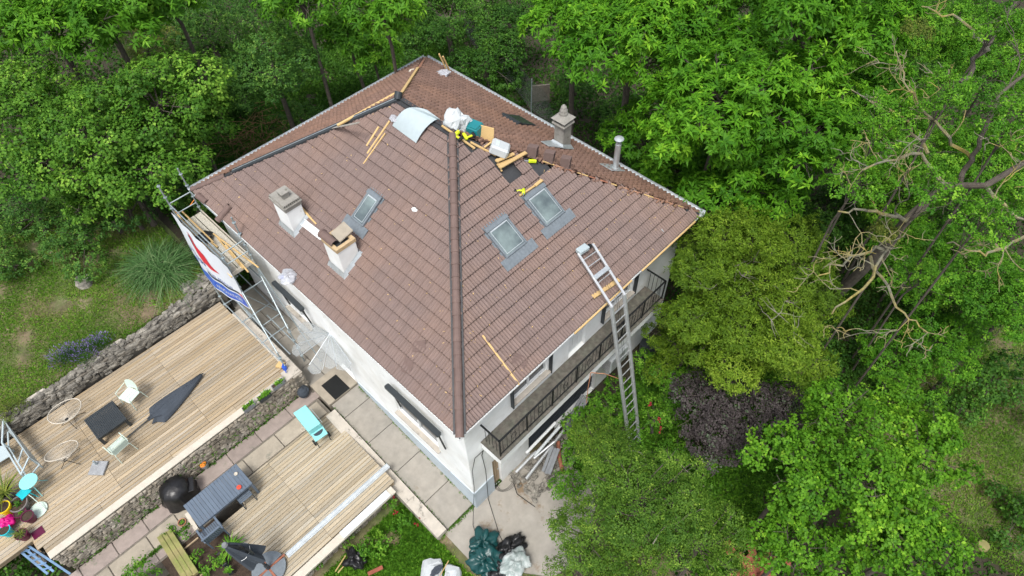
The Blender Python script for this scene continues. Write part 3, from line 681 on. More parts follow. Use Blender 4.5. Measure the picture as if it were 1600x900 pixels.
k = MB(); k.slab([fp + upB * -.34 + V(0, -.24, .14), fp + upB * -.34 + V(0, .28, .14), fp + upB * .55 + V(0, .34, .14), fp + upB * .55 + V(0, -.18, .14)], nB, .015)
k.lathe([(.2, 0), (.17, .1), (.11, .2)], fp, 14); k.build('flashing', M['zinc'], fo_)

# drop-arm awnings over the windows of the left wall
for (pa, pb_, la, lb) in (((428, 443), (472, 482), (447, 478), (484, 511)), ((606, 610), (685, 673), (619, 640), (688, 703))):
    a_, b_ = atx(*pa, .12), atx(*pb_, .12); zc = (a_[2] + b_[2]) / 2; 
    p, q = V(.12, a_[1], zc), V(.12, b_[1], zc)
    aw = MB(); aw.beam(p, q, .17, .15, bev=.03); ao = aw.build('awning', M['darkgrey'], H)
    for (pp, off) in ((p - V(0, .25, 0), -.0), (q + V(0, .06, 0), 0)):
        ar = MB(); ar.beam(pp - V(0, 0, .06), V(.24, pp[1], zc - 1.15), .05, .04); ar.build('arm', M['black'], ao)
# fan-shaped glass canopy over the side door
mq = MB(); fr = MB(); cz = 3.15; c0 = V(.31, 6.95, cz + .25)
ang = np.linspace(math.radians(98), math.radians(262), 8)
for i in (0, 1, 2, 4, 5, 6):
    a0, a1 = ang[i] + .02, ang[i + 1] - .02; R0 = (1.25, 1.12, 1.3, 1, 1.32, 1.05, 1.2)[i]
    e0 = [c0 + V(math.cos(t) * R0 * k_, math.sin(t) * R0 * k_ * 1.1, -.35 * k_) for t, k_ in ((a0, .97), (a0 * .7 + a1 * .3, 1.02), (a0 * .5 + a1 * .5, 1.04), (a0 * .3 + a1 * .7, 1.02), (a1, .97))]
    mq.slab([c0 + V(math.cos((a0 + a1) / 2) * .06, math.sin((a0 + a1) / 2) * .06, 0)] + e0, (0, 0, 1), .012)
M['marq'] = mat('frosted_glass', (.33, .36, .365), .5, var=.08, scale=5, alpha=.30)
mo = mq.build('door_canopy', M['marq'], H)
for t in ang[0::1]: fr.tube(c0 + V(0, 0, .02), c0 + V(math.cos(t) * 1.15, math.sin(t) * 1.25, -.33), .014, n=5)
fr.build('frame', M['zinc'], mo)
# ------------------------------------------------------------------ decks and retaining walls
def boards(mb, x0, x1, y0, y1, z, wd=.128, th=.03, seed=0, joints=None, dlo=None):
    g = np.random.default_rng(seed); y = y0
    while y < y1 - .04:
        e_ = min(y + wd - .012, y1); xs_ = [x0 if dlo is None else dlo(y), x1]
        js = sorted(joints) if joints else []
        cuts = [xs_[0]] + [j for j in js if xs_[0] < j < xs_[1]] + [xs_[1]]
        for i in range(len(cuts) - 1):
            dz = g.normal(0, .0015); mb.box((cuts[i] + .003, y, z - th + dz), (cuts[i + 1] - .003, e_, z + dz), g.beta(2, 2), .004)
        y += wd
UD = thing('timber_terrace', 'upper timber terrace of long pale boards behind the stone retaining wall', 'wooden deck', (-5.5, 10, .0))
mb = MB(); boards(mb, -9.75, -1.28, 8.12, 12.36, 1.9, seed=1, joints=[-4.15, -7.2], dlo=lambda y: -9.75 if y < 8.45 else (-10.9 if y < 10.2 else -11.4))
boards(mb, -9.62, -1.5, 7.83, 8.10, 1.905, .135, seed=5, joints=[-3.3, -5.6, -7.9]); mb.build('boards', M['deck'], UD)
mb = MB(); mb.box((-9.6, 7.9, 1.6), (-1.3, 12.3, 1.86)); mb.box((-11.3, 8.6, 1.6), (-9.6, 12.3, 1.86)); mb.box((-9.78, 8.13, 1.70), (-9.755, 12.3, 1.87)); mb.build('joists', M['oldwood'], UD)
mb = MB(); mb.box((-9.6, 7.55, 1.905), (-3.0, 7.80, 1.95), .5, .01); mb.build('edge_board', M['coping'], UD)
for (xx, yy) in ((-9.55, 8.6),):
    mb = MB(); mb.box((xx - .16, yy - .14, 1.908), (xx + .16, yy + .14, 1.916)); mb.build('hatch', M['purple'], UD)
LD = thing('timber_terrace', 'lower timber terrace with the long grey dining table on it', 'wooden deck', (-3.5, 4, .0))
mb = MB(); boards(mb, -6.2, -1.12, 2.55, 6.12, .92, .125, seed=2, joints=[-3.6], dlo=lambda y: -4.9 if y > 5.3 else -5.75 + .0 * y)
mb.build('boards', M['deck2'], LD); mb = MB(); mb.box((-5.6, 2.6, .6), (-1.15, 5.28, .885)); mb.box((-4.85, 5.28, .6), (-1.15, 6.1, .885)); mb.build('joists', M['oldwood'], LD)
def rubble(name, label, o, u, L_, z0, z1, n, thick, seed, cap=None, m='stone', capm='coping', sz=(.22, .12)):
    """a wall of stones laid in rough courses, facing n"""
    g = np.random.default_rng(seed); o = np.asarray(o, float); u = np.asarray(u, float); n = np.asarray(n, float)
    T = thing(name, label, 'wall', o + u * L_ / 2)
    c = MB(); cc = o + u * L_ / 2 - n * thick / 2 + V(0, 0, (z0 + z1) / 2); c.obox(cc - n * .03, u * L_ / 2, n * (thick / 2 - .03), V(0, 0, (z1 - z0) / 2)); c.build('core', M['mortar'], T)
    s = MB(); z = z0; k = seed * 1000
    while z < z1 - .05:
        h = min(g.uniform(sz[1] * .8, sz[1] * 1.5), z1 - z); x = g.uniform(-.1, 0)
        while x < L_:
            l = g.uniform(sz[0] * .6, sz[0] * 1.7); k += 1
            p = o + u * min(x + l / 2, L_ - .05) + V(0, 0, z + h / 2 + g.normal(0, .015)) - n * (.055 + abs(g.normal(0, .012)))
            s.rock(p, (l * 1.02 * abs(u[0]) + .13 * abs(n[0]), l * 1.02 * abs(u[1]) + .13 * abs(n[1]), h * 1.12), k, g.beta(1.5, 1.5), .13, flat=1); x += l
        z += h
    s.build('stones', M[m], T)
    if cap:
        t = MB(); x = 0
        while x < L_:
            l = min(g.uniform(.5, 1.1), L_ - x); cc = o + u * (x + l / 2) - n * (thick / 2 - .02) + V(0, 0, z1 + .03)
            t.obox(cc, u * (l / 2 - .004), n * (thick / 2 + .03), V(0, 0, .035), g.uniform(0, 1), .012); x += l
        t.build('coping', M[capm], T)
    return T
rubble('retaining_wall', 'long mossy rubble wall holding up the upper timber terrace', V(-9.5, 7.5, .75), V(1, 0, 0), 8.52, 0, 1.13, V(0, -1, 0), .4, 1, sz=(.20, .10))
rubble('retaining_wall', 'short rubble wall with pale top beside the path under the scaffold', V(-.98, 7.5, .85), V(0, 1, 0), 4.0, 0, .98, V(1, 0, 0), .3, 2, cap=1, capm='kerb')
mb = MB(); mb.prism([(-3.0, 7.53), (-.96, 7.53), (-.96, 7.95), (-1.5, 7.95), (-1.5, 7.82), (-3.0, 7.82)], 1.885, 1.945); base(mb, M['kerb'], 'pale concrete coping at the terrace corner carrying three planters', 'coping stone')
# old wide wall above the upper terrace with lichen covered top
T = thing('boundary_wall', 'old lichen covered stone wall between the terrace and the rough lawn', 'wall', (-5.5, 12.75, 1.8))
g = np.random.default_rng(11); s = MB()
for i in range(1500):
    x = g.uniform(-11.4, -.95); y = g.uniform(12.44, 12.80 + .10 * math.sin(x * 2))
    if x > -2.0: y = g.uniform(12.5, 13.5)
    s.rock((x, y, 2.42 + g.uniform(-.05, .1) - .22 * (y < 12.6)), (g.uniform(.07, .32), g.uniform(.06, .18), g.uniform(.05, .14)), 5000 + i, g.beta(1.3, 1.3), .16)
for i in range(260):
    s.rock((g.uniform(-11.4, -1.2), 12.46 + g.uniform(-.03, .03), g.uniform(1.9, 2.45)), (g.uniform(.15, .4), .14, g.uniform(.1, .2)), 8000 + i, g.beta(1.5, 1.5), .14, flat=1)
s.build('stones', M['lstone'], T); s = MB(); s.box((-11.5, 12.5, 1.3), (-.95, 12.84, 2.40)); s.build('core', M['mortar'], T)
s = MB(); s.box((-8.9, 12.68, 2.42), (-7.3, 12.90, 2.53), .8, .04); s.box((-5.2, 12.75, 2.42), (-4.6, 12.90, 2.54), .8, .04); s.build('coping', M['kerb'], T)
# kerb wall between the path and the lower terrace
mb = MB()
def kz(y): return .146 * y + .17
for (a_, b_) in ((.42, 1.9), (1.91, 3.2), (3.21, 4.7), (4.71, 6.0)):
    mb.add([V(xx, yy, zz) for yy in (a_, b_) for (xx, zz) in ((-1.28, -.1), (-.9, -.1), (-.9, kz(yy)), (-1.28, kz(yy)))],
           [(0, 1, 2, 3), (7, 6, 5, 4), (0, 4, 5, 1), (1, 5, 6, 2), (2, 6, 7, 3), (3, 7, 4, 0)], rng.uniform(0, 1))
base(mb, M['kerb'], 'low pale stone kerb wall along the path beside the house', 'wall')
mb = MB(); mb.box((-.66, 6.3, 1.003), (-.02, 7.13, 1.018), .5, .004); base(mb, M['mat_'], 'black rubber door mat on the pale step by the side door', 'door mat')
# front wall of the lower terrace with its coping
rubble('retaining_wall', 'low wall under the front edge of the lower terrace beside the weedy bed', V(-6.2, 2.5, -.1), V(1, 0, 0), 4.9, 0, .9, V(0, -1, 0), .3, 4)
mb = MB(); mb.box((-5.6, 2.26, .79), (-1.3, 2.53, .885), .5, .01); base(mb, M['coping'], 'pale stone coping at the front edge of the lower terrace', 'coping stone')
s_ = MB(); p, q = at(452, 868, .96), at(606, 729, .96)
s_.slab([V(-4.95, 3.03, .925), V(-.9, 3.03, .925), V(-.9, 3.06, 1.0), V(-.9, 3.20, 1.0), V(-4.95, 3.20, 1.0), V(-4.95, 3.06, 1.0)][:0] or [V(-4.85, 3.00, .93), V(-.92, 3.00, .93), V(-.92, 3.17, .93), V(-4.85, 3.17, .93)], (0, 0, 1), .05)
s_.beam((-4.85, 3.03, 1.0), (-.92, 3.03, 1.0), .012, .06); s_.beam((-4.85, 3.15, 1.0), (-.92, 3.15, 1.0), .012, .06)
base(s_, mat('bright_zinc', (.52, .56, .58), .35, .3), 'long shiny metal gutter length lying across the lower terrace', 'gutter')
s_ = MB(); s_.box((-3.35, 2.28, .89), (-1.5, 2.50, .91)); s_.box((-3.35, 2.26, .91), (-1.5, 2.275, .97)); s_.box((-3.35, 2.49, .91), (-1.5, 2.505, .95))
for i in range(14): s_.box((-3.1 + i * .11, 2.34, .91), (-3.05 + i * .11, 2.44, .918))
base(s_, M['white'], 'white perforated panel lying on the edge of the lower terrace', 'panel')

# ------------------------------------------------------------------ scaffold
S = thing('scaffold_tower', 'galvanised scaffold tower with a mesh platform beside the left eave', 'scaffold', (-.47, 11.8, .9))
XI, XO, YN, YF = -.06, -.86, 10.1, 13.45
for (x, y, zb, zt_) in ((XI, YN, .92, 7.0), (XO, YN, .92, 5.95), (XI, YF, 1.4, 7.0), (XO, YF, 1.9, 6.8)):
    mb = MB(); mb.tube((x, y, zb), (x, y, zt_), .026, n=8)
    for z in np.arange(zb + .35, zt_, .5): mb.lathe([(.03, -.012), (.062, -.01), (.062, .01), (.03, .012)], (x, y, z), 10)
    mb.lathe([(.07, 0), (.07, .01), (.03, .03)], (x, y, zb - .005), 4); mb.build('standard', M['galv'], S)
for z in (2.0, 3.95, 5.45, 5.95):
    for (p, q) in (((XI, YN), (XI, YF)), ((XO, YN), (XO, YF)), ((XI, YN), (XO, YN)), ((XI, YF), (XO, YF))):
        if z > 5 and p[0] == XI and q[0] == XI and z < 5.9: continue
        mb = MB(); mb.tube((*p, z), (*q, z), .022, n=7); mb.build('ledger', M['galv'], S)
for (p, q) in (((XO - .02, YN, 1.2), (XO - .02, YF, 3.9)), ((XI, YN, 2.1), (XO, YN, 3.9)), ((XI, YN + .1, 4.9), (XI, YF, 3.9))):
    mb = MB(); mb.tube(p, q, .018, n=6); mb.build('brace', M['galv'], S)
mb = MB()
for i in range(3): 
    xx = XO + .02 + i * .26; mb.box((xx, YN - .02, 4.94), (xx + .235, YF + .02, 4.995), .5, .004)
mb.build('platform', mat('mesh_deck', (.42, .40, .34), .7, var=.45, scale=38, bump=.5, bscale=40), S)
mb = MB(); mb.box((XO, YN - .05, 4.90), (XI, YN - .02, 5.05)); mb.box((XI + .0, YN, 4.97), (XI + .025, YF, 5.1)); mb.build('toe_board', M['coping'], S)
mb = MB(); mb.path([V(XO, YF, 5.5), V(-.6, YF + .02, 5.42), V(-.3, YF + .02, 5.44), V(XI, YF, 5.6)], .014, 5); mb.build('strap', M['orange'], S)
S2 = thing('open_scaffold', 'empty scaffold frame of clamped tubes standing over the path', 'scaffold', (-.7, 9.4, .9))
for (x, y, zt_) in ((-1.25, 8.0, 2.9), (-1.25, 11.9, 3.1), (-.45, 8.5, 3.0)):
    mb = MB(); mb.tube((x, y, 1.9 if x < -1 else .92), (x, y, zt_), .026)
    for z in np.arange(2.1 if x < -1 else 1.3, zt_, .5): mb.lathe([(.03, -.012), (.06, -.01), (.06, .01), (.03, .012)], (x, y, z), 10)
    mb.build('standard', M['galv'], S2)
for (p, q) in (((-1.25, 7.9, 2.2), (-1.25, 12.0, 2.2)), ((-.85, 8.2, 2.15), (-.85, 11.9, 2.15)), ((-.45, 8.2, 2.1), (-.45, 10.3, 2.1)), ((-1.3, 11.8, 2.2), (-.1, 11.8, 2.2)), ((-1.3, 10.6, 2.2), (-.1, 10.6, 2.2)),
               ((-1.3, 9.3, 2.2), (-.2, 9.3, 2.2)), ((-1.25, 8.0, 2.9), (-.86, 10.1, 4.6)), ((-.45, 8.5, 3.0), (-.06, 10.1, 4.2)), ((-.06, 8.0, 1.0), (-.06, 10.1, 4.9))):
    mb = MB(); mb.tube(p, q, .022, n=7); mb.build('tube', M['galv'], S2)
# banner on the outer side: white with blue foot, red triangle and lettering
def bn(y, z): u = max(0, min(1, (13.4 - y) / 3.7)); return V(XO - .09 - .34 * math.sin(.25 + u * 2.6) * max(0, (5.7 - z) / 3.2) ** .7 * (1 - u ** 3) + .015 * math.sin(y * 7 + z * 3), y, z)
BT, BB = (lambda y: 5.68 - .06 * math.sin((13.35 - y) / 3.6 * math.pi)), (lambda y: 2.75 + (13.4 - y) * .19)
B = thing('banner', 'white and blue vinyl banner with a red triangle hung on the scaffold side', 'banner', (XO - .1, 11.5, 2.6))
def strip(mb, y0, y1, t0, t1, off, n=24, k=8):
    P = np.zeros((n, k, 3))
    for i in range(n):
        y = y0 + (y1 - y0) * i / (n - 1)
        for j in range(k):
            t = t0 + (t1 - t0) * j / (k - 1); P[i, j] = bn(y, BB(y) + (BT(y) - BB(y)) * t) - V(off, 0, 0)
    mb.grid(P)
mb = MB(); strip(mb, 13.35, 9.75, 0, 1, 0); strip(mb, 13.35, 9.75, 0, 1, -.004); mb.build('sheet', M['banner'], B)
mb = MB(); strip(mb, 13.3, 9.8, .03, .24, .004); strip(mb, 13.33, 12.9, .1, .30, .006); mb.build('blue_band', M['bblue'], B)
def bp(y, t, off): z = BB(y) + (BT(y) - BB(y)) * t; return bn(y, z) - V(off, 0, 0)
mb = MB(); N_ = 12; q3 = [V(12.45, .93), V(11.95, .50), V(10.9, .52)]; tri = [[bp(*(q3[0] + (q3[1] - q3[0]) * i / N_ + (q3[2] - q3[1]) * j / N_), .012) for j in range(i + 1)] for i in range(N_ + 1)]; idx_ = lambda i, j: i * (i + 1) // 2 + j; mb.add([p for r_ in tri for p in r_], [(idx_(i, j), idx_(i + 1, j), idx_(i + 1, j + 1)) for i in range(N_) for j in range(i + 1)] + [(idx_(i, j), idx_(i + 1, j + 1), idx_(i, j + 1)) for i in range(N_) for j in range(i)]); mb.build('red_triangle', M['bred'], B); mb = MB(); mb.add([bp(10.1, .30, .008), bp(9.85, .24, .008), bp(9.85, .34, .008)], [(0, 1, 2)]); mb.build('red_corner', M['bred'], B)
mb = MB(); mb.add([bp(12.5, .86, .006), bp(12.42, .86, .006), bp(12.0, .45, .006), bp(12.15, .45, .006)], [(0, 1, 2, 3)]); strip(mb, 12.0, 10.0, .275, .33, .007); mb.build('emblem_line', M['fabric'], B)
def lettering(txt, y, t, size, m, name):
    cu = bpy.data.curves.new(name, 'FONT'); cu.body = txt; cu.size = size; tmp = bpy.data.objects.new('tmp', cu); COL.objects.link(tmp)
    me = bpy.data.meshes.new_from_object(tmp.evaluated_get(bpy.context.evaluated_depsgraph_get())); bpy.data.objects.remove(tmp)
    o = link(name, me, B)
    for v_ in me.vertices:
        yy = y - v_.co.x; z = BB(yy) + (BT(yy) - BB(yy)) * t + v_.co.y; p = bn(yy, z) - V(.010, 0, 0) - WLOC[B]; v_.co = tuple(p)
    me.materials.append(m)
lettering('PTERN', 13.15, .42, .42, M['ink'], 'lettering'); lettering('TOITURE  ISOLATION', 12.0, .34, .17, M['ink'], 'small_lettering')
lettering('RENOVATION', 11.6, .10, .24, M['banner'], 'white_lettering')
# things on the platform
def stick(p, q, wd, ht, m, label, cat, group=None, name='batten', ext=0):
    mb = MB(); mb.beam(p, q, wd, ht, val=rng.uniform(.1, .9), bev=.004); return base2(mb, name, m, label, cat, group)
pl_ = [((273, 330), (362, 433), 5.12), ((284, 330), (333, 378), 5.2), ((333, 365), (404, 418), 5.08), ((340, 372), (380, 420), 5.04), ((352, 383), (388, 425), 5.14), ((330, 378), (340, 386), 5.03)]
lb = ['longest batten along the banner side of the scaffold platform', 'batten sticking up over the far end of the scaffold platform', 'batten pointing off the near end of the platform towards the eave', 'short batten in the middle of the scaffold platform',
      'thin batten near the near end of the scaffold platform', 'offcut of batten beside the black bag on the platform']
for (a_, b_, z), l_ in zip(pl_, lb): stick(at(*a_, z), at(*b_, z + .02), .05, .04, 'pine', l_, 'batten', 'battens lying on the scaffold platform')
# ------------------------------------------------------------------ crumpled things
def crumple(mb, c, size, seed, rough=.22, n=26, squash=1.0):
    g = np.random.default_rng(seed); vs = []; c = np.asarray(c, float)
    ph = g.uniform(0, 6.28, (8, 2)); fr = g.integers(2, 7, (8, 2)); ax_ = g.normal(0, 1, (7, 3)) * g.uniform(1.5, 5, (7, 1)); po = g.uniform(0, 6.28, 7)
    for i in range(n + 1):
        for j in range(2 * n):
            th = math.pi * i / n; f = 2 * math.pi * j / (2 * n)
            r = 1 + rough * sum(math.sin(fr[k, 0] * th + ph[k, 0]) * math.sin(fr[k, 1] * f + ph[k, 1]) for k in range(8)) / 4; q0 = V(math.sin(th) * math.cos(f), math.sin(th) * math.sin(f), math.cos(th)); r += rough * sum(.5 - abs(math.sin(ax_[k] @ q0 + po[k])) for k in range(7)) / 3.2
            z = math.cos(th) * r; p = V(math.sin(th) * math.cos(f) * r, math.sin(th) * math.sin(f) * r, max(z, -.6) * squash)
            vs.append(c + p * np.asarray(size) / 2 + V(0, 0, .3 * size[2]))
    fs = [(i * 2 * n + j, (i + 1) * 2 * n + j, (i + 1) * 2 * n + (j + 1) % (2 * n), i * 2 * n + (j + 1) % (2 * n)) for i in range(n) for j in range(2 * n)]
    mb.add(vs, fs); return mb
def blob(name, c, size, seed, m, label, cat, group=None, **k):
    return base2(crumple(MB(), c, size, seed, **k), name, m, label, cat, group, smooth=True)
blob('bin_bag', at(320, 372, 5.08), (.62, .5, .2), 3, 'bagb', 'black bin bag lying on the battens of the scaffold platform', 'bag')
# ---- on the roof
def sheet3(name, quad, n, m, label, cat, bend=.0, th=.012, off=.0):
    a, b, c, d = [np.asarray(p, float) for p in quad]; P = np.zeros((12, 8, 3))
    for i in range(12):
        for j in range(8):
            s, t = i / 11, j / 7; p = (a * (1 - s) + b * s) * (1 - t) + (d * (1 - s) + c * s) * t
            P[i, j] = p + V(0, 0, bend * (1 - (2 * s - 1) ** 2))
    mb = MB(); mb.grid(P, th=th); return base2(mb, name, m, label, cat, smooth=True)
q_ = [onL(614, 195, .15), onL(650, 222, .12), onL(688, 186, .12), onL(632, 168, .25)]
mb = MB()
for quad, bd in (([onL(613, 196, .14), onL(650, 223, .12), onL(683, 186, .16), onL(640, 168, .3)], .12), ([onL(640, 168, .3), onL(683, 186, .16), onB(697, 193, .25), onB(668, 172, .3)], .04)):
    a, b, c, d = quad; P = np.zeros((12, 8, 3))
    for i in range(12):
        for j in range(8):
            s, t = i / 11, j / 7; P[i, j] = (a * (1 - s) + b * s) * (1 - t) + (d * (1 - s) + c * s) * t + V(0, 0, bd * (1 - (2 * t - 1) ** 2))
    mb.grid(P, th=.012)
base2(mb, 'metal_sheet', 'membr', 'bent pale grey metal sheet draped over the ridge at the top of the roof', 'sheet', smooth=True)
blob('insulation_scrap', onL(618, 188, .12), (.25, .45, .14), 5, 'sheetw', 'ragged white film scrap at the edge of the curved metal sheet', 'film')
for (a_, b_, l_) in (((592, 198), (573, 228), 'short thick batten left of the curved metal sheet'), ((609, 189), (574, 240), 'middle batten of the three left of the metal sheet'), ((602, 208), (568, 256), 'thin lowest batten of the three left of the metal sheet')):
    stick(onL(*a_, .12), onL(*b_, .10), .06 if 'thin' not in l_ else .04, .04, 'pine', l_, 'batten', 'battens on the left roof slope')
stick(onA(618, 146, .14), onA(527, 196, .14), .09, .05, 'pine', 'pale board lying on the far left slope beside the dark ridge roll', 'board', name='board')
stick(onA(560, 192, .08), onA(502, 203, .08), .12, .02, 'conc', 'thin grey board beside the pale board on the far left slope', 'board', name='board')
for k, (a_, b_) in enumerate((((686, 84), (699, 112)), ((692, 88), (703, 112)))):
    p = at(*b_, ZE + .1); q = at(*a_, ZE + .9); stick(p, q, .07, .05, 'pine', ('left' if k == 0 else 'right') + ' of two scaffold boards rising past the far eave', 'board', 'boards standing against the far eave', name='board')
blob('plastic_film', onB(690, 118, .08), (.75, .55, .16), 6, 'sheetw', 'crumpled white plastic film near the far corner of the roof', 'film')
blob('insulation_scrap', onA(644, 112, .08), (.3, .22, .1), 8, 'coping', 'pale torn scrap beside the wooden hip batten', 'scrap')
def sack(name, foot, w_, d_, h, rot, m, label, cat, lean=(0, 0), top=None):
    mb = MB(); g = np.random.default_rng(int(abs(foot[0]) * 100)); c, s = math.cos(rot), math.sin(rot); vs = []; n = 11; kk = 5
    for i in range(kk):
        t = i / (kk - 1); f = .82 + .3 * math.sin(math.pi * min(t * 1.1, 1)) ** .7 - (.25 if i == kk - 1 else 0)
        for j in range(n):
            a_ = 2 * math.pi * j / n; x = w_ / 2 * f * np.sign(math.cos(a_)) * abs(math.cos(a_)) ** .5; y = d_ / 2 * f * np.sign(math.sin(a_)) * abs(math.sin(a_)) ** .5
            x += g.normal(0, .035); y += g.normal(0, .035)
            vs.append(foot + V(c * x - s * y + lean[0] * t, s * x + c * y + lean[1] * t, h * t + g.normal(0, .03)))
    fs = [(i * n + j, i * n + (j + 1) % n, (i + 1) * n + (j + 1) % n, (i + 1) * n + j) for i in range(kk - 1) for j in range(n)] + [tuple(range(n))[::-1], tuple(range((kk - 1) * n, kk * n))]
    mb.add(vs, fs); o = base2(mb, name, m, label, cat)
    return o
ridge = lambda x, z=0: None
sack('rubble_sack', onB(709, 204, .0), .5, .42, .52, .4, 'plastic', 'tallest white rubble sack standing on the ridge next to the metal sheet', 'sack', (.15, .15))
sack('rubble_sack', onB(727, 208, .0), .32, .34, .6, .2, 'plastic', 'narrow white sack between the big sack and the teal crate', 'sack')
c = onF(781, 238, .12); a_ = nrm((.8, .6, -.1)); b_ = nrm((-.5, .7, .35)); d_ = nrm(np.cross(a_, b_)); T = thing('plastic_canister', 'white plastic canister with a handle above the loose battens', 'canister', c)
mb = MB(); mb.obox(c + d_ * .12 + b_ * .05, a_ * .23, b_ * .27, d_ * .15, bev=.05); mb.build('body', M['plastic'], T)
mb = MB(); mb.obox(c + d_ * .275 + b_ * .16, a_ * .10, b_ * .05, d_ * .006, bev=.004); mb.build('label_patch', M['mint'], T); mb = MB(); mb.tube(c + d_ * .1 + b_ * .3 + a_ * .1, c + d_ * .1 + b_ * .36 + a_ * .1, .04, n=10); mb.build('screw_cap', M['teal'], T)
tb = MB(); c = onB(741, 212, .05); tb.obox(c + V(0, 0, .2), nrm((1, .2, 0)) * .2, nrm((-.2, 1, 0)) * .24, V(0, 0, .2), bev=.03); tb.obox(c + V(0, 0, .41), nrm((1, .2, 0)) * .17, nrm((-.2, 1, 0)) * .21, V(0, 0, .02)); base2(tb, 'crate', 'teal', 'teal plastic tool crate standing behind the ridge beside the white sacks', 'crate')
tb = MB(); c = onB(757, 217, .1); tb.slab([c + V(-.2, .3, 0), c + V(.0, -.35, -.05), c + V(.12, -.3, .45), c + V(-.08, .32, .42)], (1, .3, .2), .02); base2(tb, 'chipboard_piece', 'pine', 'jagged piece of yellow chipboard leaning beside the teal crate', 'board')
for i, (px, py, z, m_, l_) in enumerate(((708, 214, .1, 'lime', 'lime green cordless drill lying at the head of the front hip'), (730, 218, .1, 'lime', 'lime green tool half hidden below the narrow white sack'), (838, 252, .1, 'lime', 'lime and grey power saw beside the open hip'), (818, 296, .12, 'lime', 'lime tool at the left upper corner of the right roof window'))):
    c = onF(px, py, z); tb = MB(); a_ = i * 1.3; u_ = V(math.cos(a_), math.sin(a_), .3); w_ = nrm(np.cross(u_, (0, 0, 1)))
    T = thing('power_tool', l_, 'power tool', c); tb.beam(c, c + u_ * .24, .09, .1, bev=.02); tb.beam(c + u_ * .06, c + u_ * .06 + w_ * .2, .05, .05, bev=.01); tb.build('housing', M[m_], T)
    t2 = MB(); t2.obox(c + u_ * .06 + w_ * .24, u_ * .07, w_ * .04, V(0, 0, .04), bev=.01); t2.build('battery', M['black'], T)
    t2 = MB(); t2.tube(c + u_ * .24, c + u_ * .36, .02, .01); t2.build('bit', M['galv'], T)
for i, (a_, b_, z, wd, l_) in enumerate((((690, 196), (742, 232), .1, .06, 'batten along the ridge below the white sacks'), ((735, 222), (775, 243), .1, .06, 'batten leading from the hip head towards the canister'),
        ((775, 252), (803, 240), .2, .11, 'wide upper board of the batten bundle by the open hip'), ((780, 262), (822, 238), .22, .12, 'longest board of the batten bundle by the open hip'), ((777, 258), (812, 244), .12, .09, 'middle board of the batten bundle by the open hip'),
        ((776, 248), (784, 268), .1, .05, 'cross batten under the bundle by the open hip'), ((757, 230), (768, 222), .18, .05, 'short offcut beside the yellow chipboard'), ((725, 176), (734, 172), .06, .06, 'small wood offcut lying on the far slope'),
        ((812, 306), (848, 282), .14, .06, 'batten along the top of the right roof window'), ((836, 290), (847, 281), .2, .1, 'yellow offcut at the upper corner of the right roof window'))):
    f_ = onB if i in (7,) else onF
    stick(f_(*a_, z), f_(*b_, z), wd, .04, 'pine', l_, 'batten', 'battens around the open ridge')
stick(onF(754, 524, .09), onF(811, 601, .09), .05, .035, 'pine', 'long batten lying alone low on the front right slope', 'batten')
stick(onF(857, 354, .08), onF(865, 350, .08), .07, .03, 'pine', 'tiny wood offcut on the apron of the right roof window', 'batten')
for (a_, b_, l_) in (((472, 327), (494, 350), 'long stick leaning behind the left chimney'), ((470, 322), (486, 341), 'shorter stick leaning behind the left chimney')): stick(onL(*a_, .2), onL(*b_, .12), .045, .03, 'pine', l_, 'batten', 'sticks behind the left chimney')
tb = MB(); p, q = onL(474, 347, .12), onL(505, 371, .12); d = nrm(q - p); s_ = nrm(np.cross(d, nL)); tb.beam(p, q, .20, .02, up=nL); tb.beam(p + s_ * .1 + nL * .03, q + s_ * .1 + nL * .03, .015, .07, up=nL); tb.beam(p - s_ * .1 + nL * .03, q - s_ * .1 + nL * .03, .015, .07, up=nL)
base2(tb, 'metal_flashing', 'white', 'white folded metal flashing lying beside the left chimney', 'flashing')
# loose roof tiles and stacks of tiles
def tile_mesh(mb, c, u, up, n, wd=.30, ln=.40):
    P = np.zeros((18, 3, 3))
    for i in range(18):
        for j in range(3): P[i, j] = c + u * (i / 17 - .5) * wd + up * (j / 2 - .5) * ln + n * (.012 * abs(math.sin(i / 17 * math.pi * 4)) ** .5)
    mb.grid(P, th=.018)
for (px, py, an, l_) in ((655, 541, .9, 'loose roof tile lying askew right of the other loose tile'), (637, 571, -.3, 'loose roof tile lying askew low on the left slope'), (812, 563, .5, 'slipped roof tile low on the front right slope'), (553, 372, 1.2, 'tile leaning beside the right white chimney')):
    f_, u_, up_, n_ = (onL, V(0, 1, 0), upL, nL) if px < 700 else (onF, V(1, 0, 0), upF, nF)
    c = f_(px, py, .10); U_ = math.cos(an) * u_ + math.sin(an) * up_; W_ = np.cross(n_, U_); tb = MB(); tile_mesh(tb, c, U_, W_, n_); base2(tb, 'roof_tile', 'cap', l_, 'roof tile', 'loose roof tiles')
P0 = P2 + (C0 - P2) * .27
for i, t in enumerate((.29, .355, .42)):
    c = P2 + (C0 - P2) * t + V(.12, .06, .05); tb = MB()
    for k in range(9): tile_mesh(tb, c + V(.012 * k, .004 * k, .034 * k), nrm((1, .5, -.35)), nrm((-.5, 1, 0)), V(0, 0, 1), .30, .30)
    base2(tb, 'tile_stack', 'cap', ('leftmost', 'middle', 'rightmost')[i] + ' of three leaning tile stacks along the open hip', 'tile stack', 'tile stacks along the open hip')
tb = MB(); p, q = onL(341, 345, .12), onL(360, 321, .12); halfcaps(tb, p, q, .12, np.linalg.norm(q - p) * .88, lift=0); base2(tb, 'ridge_tile', 'cap', 'loose ridge tile lying above the scaffold at the left eave', 'ridge tile')
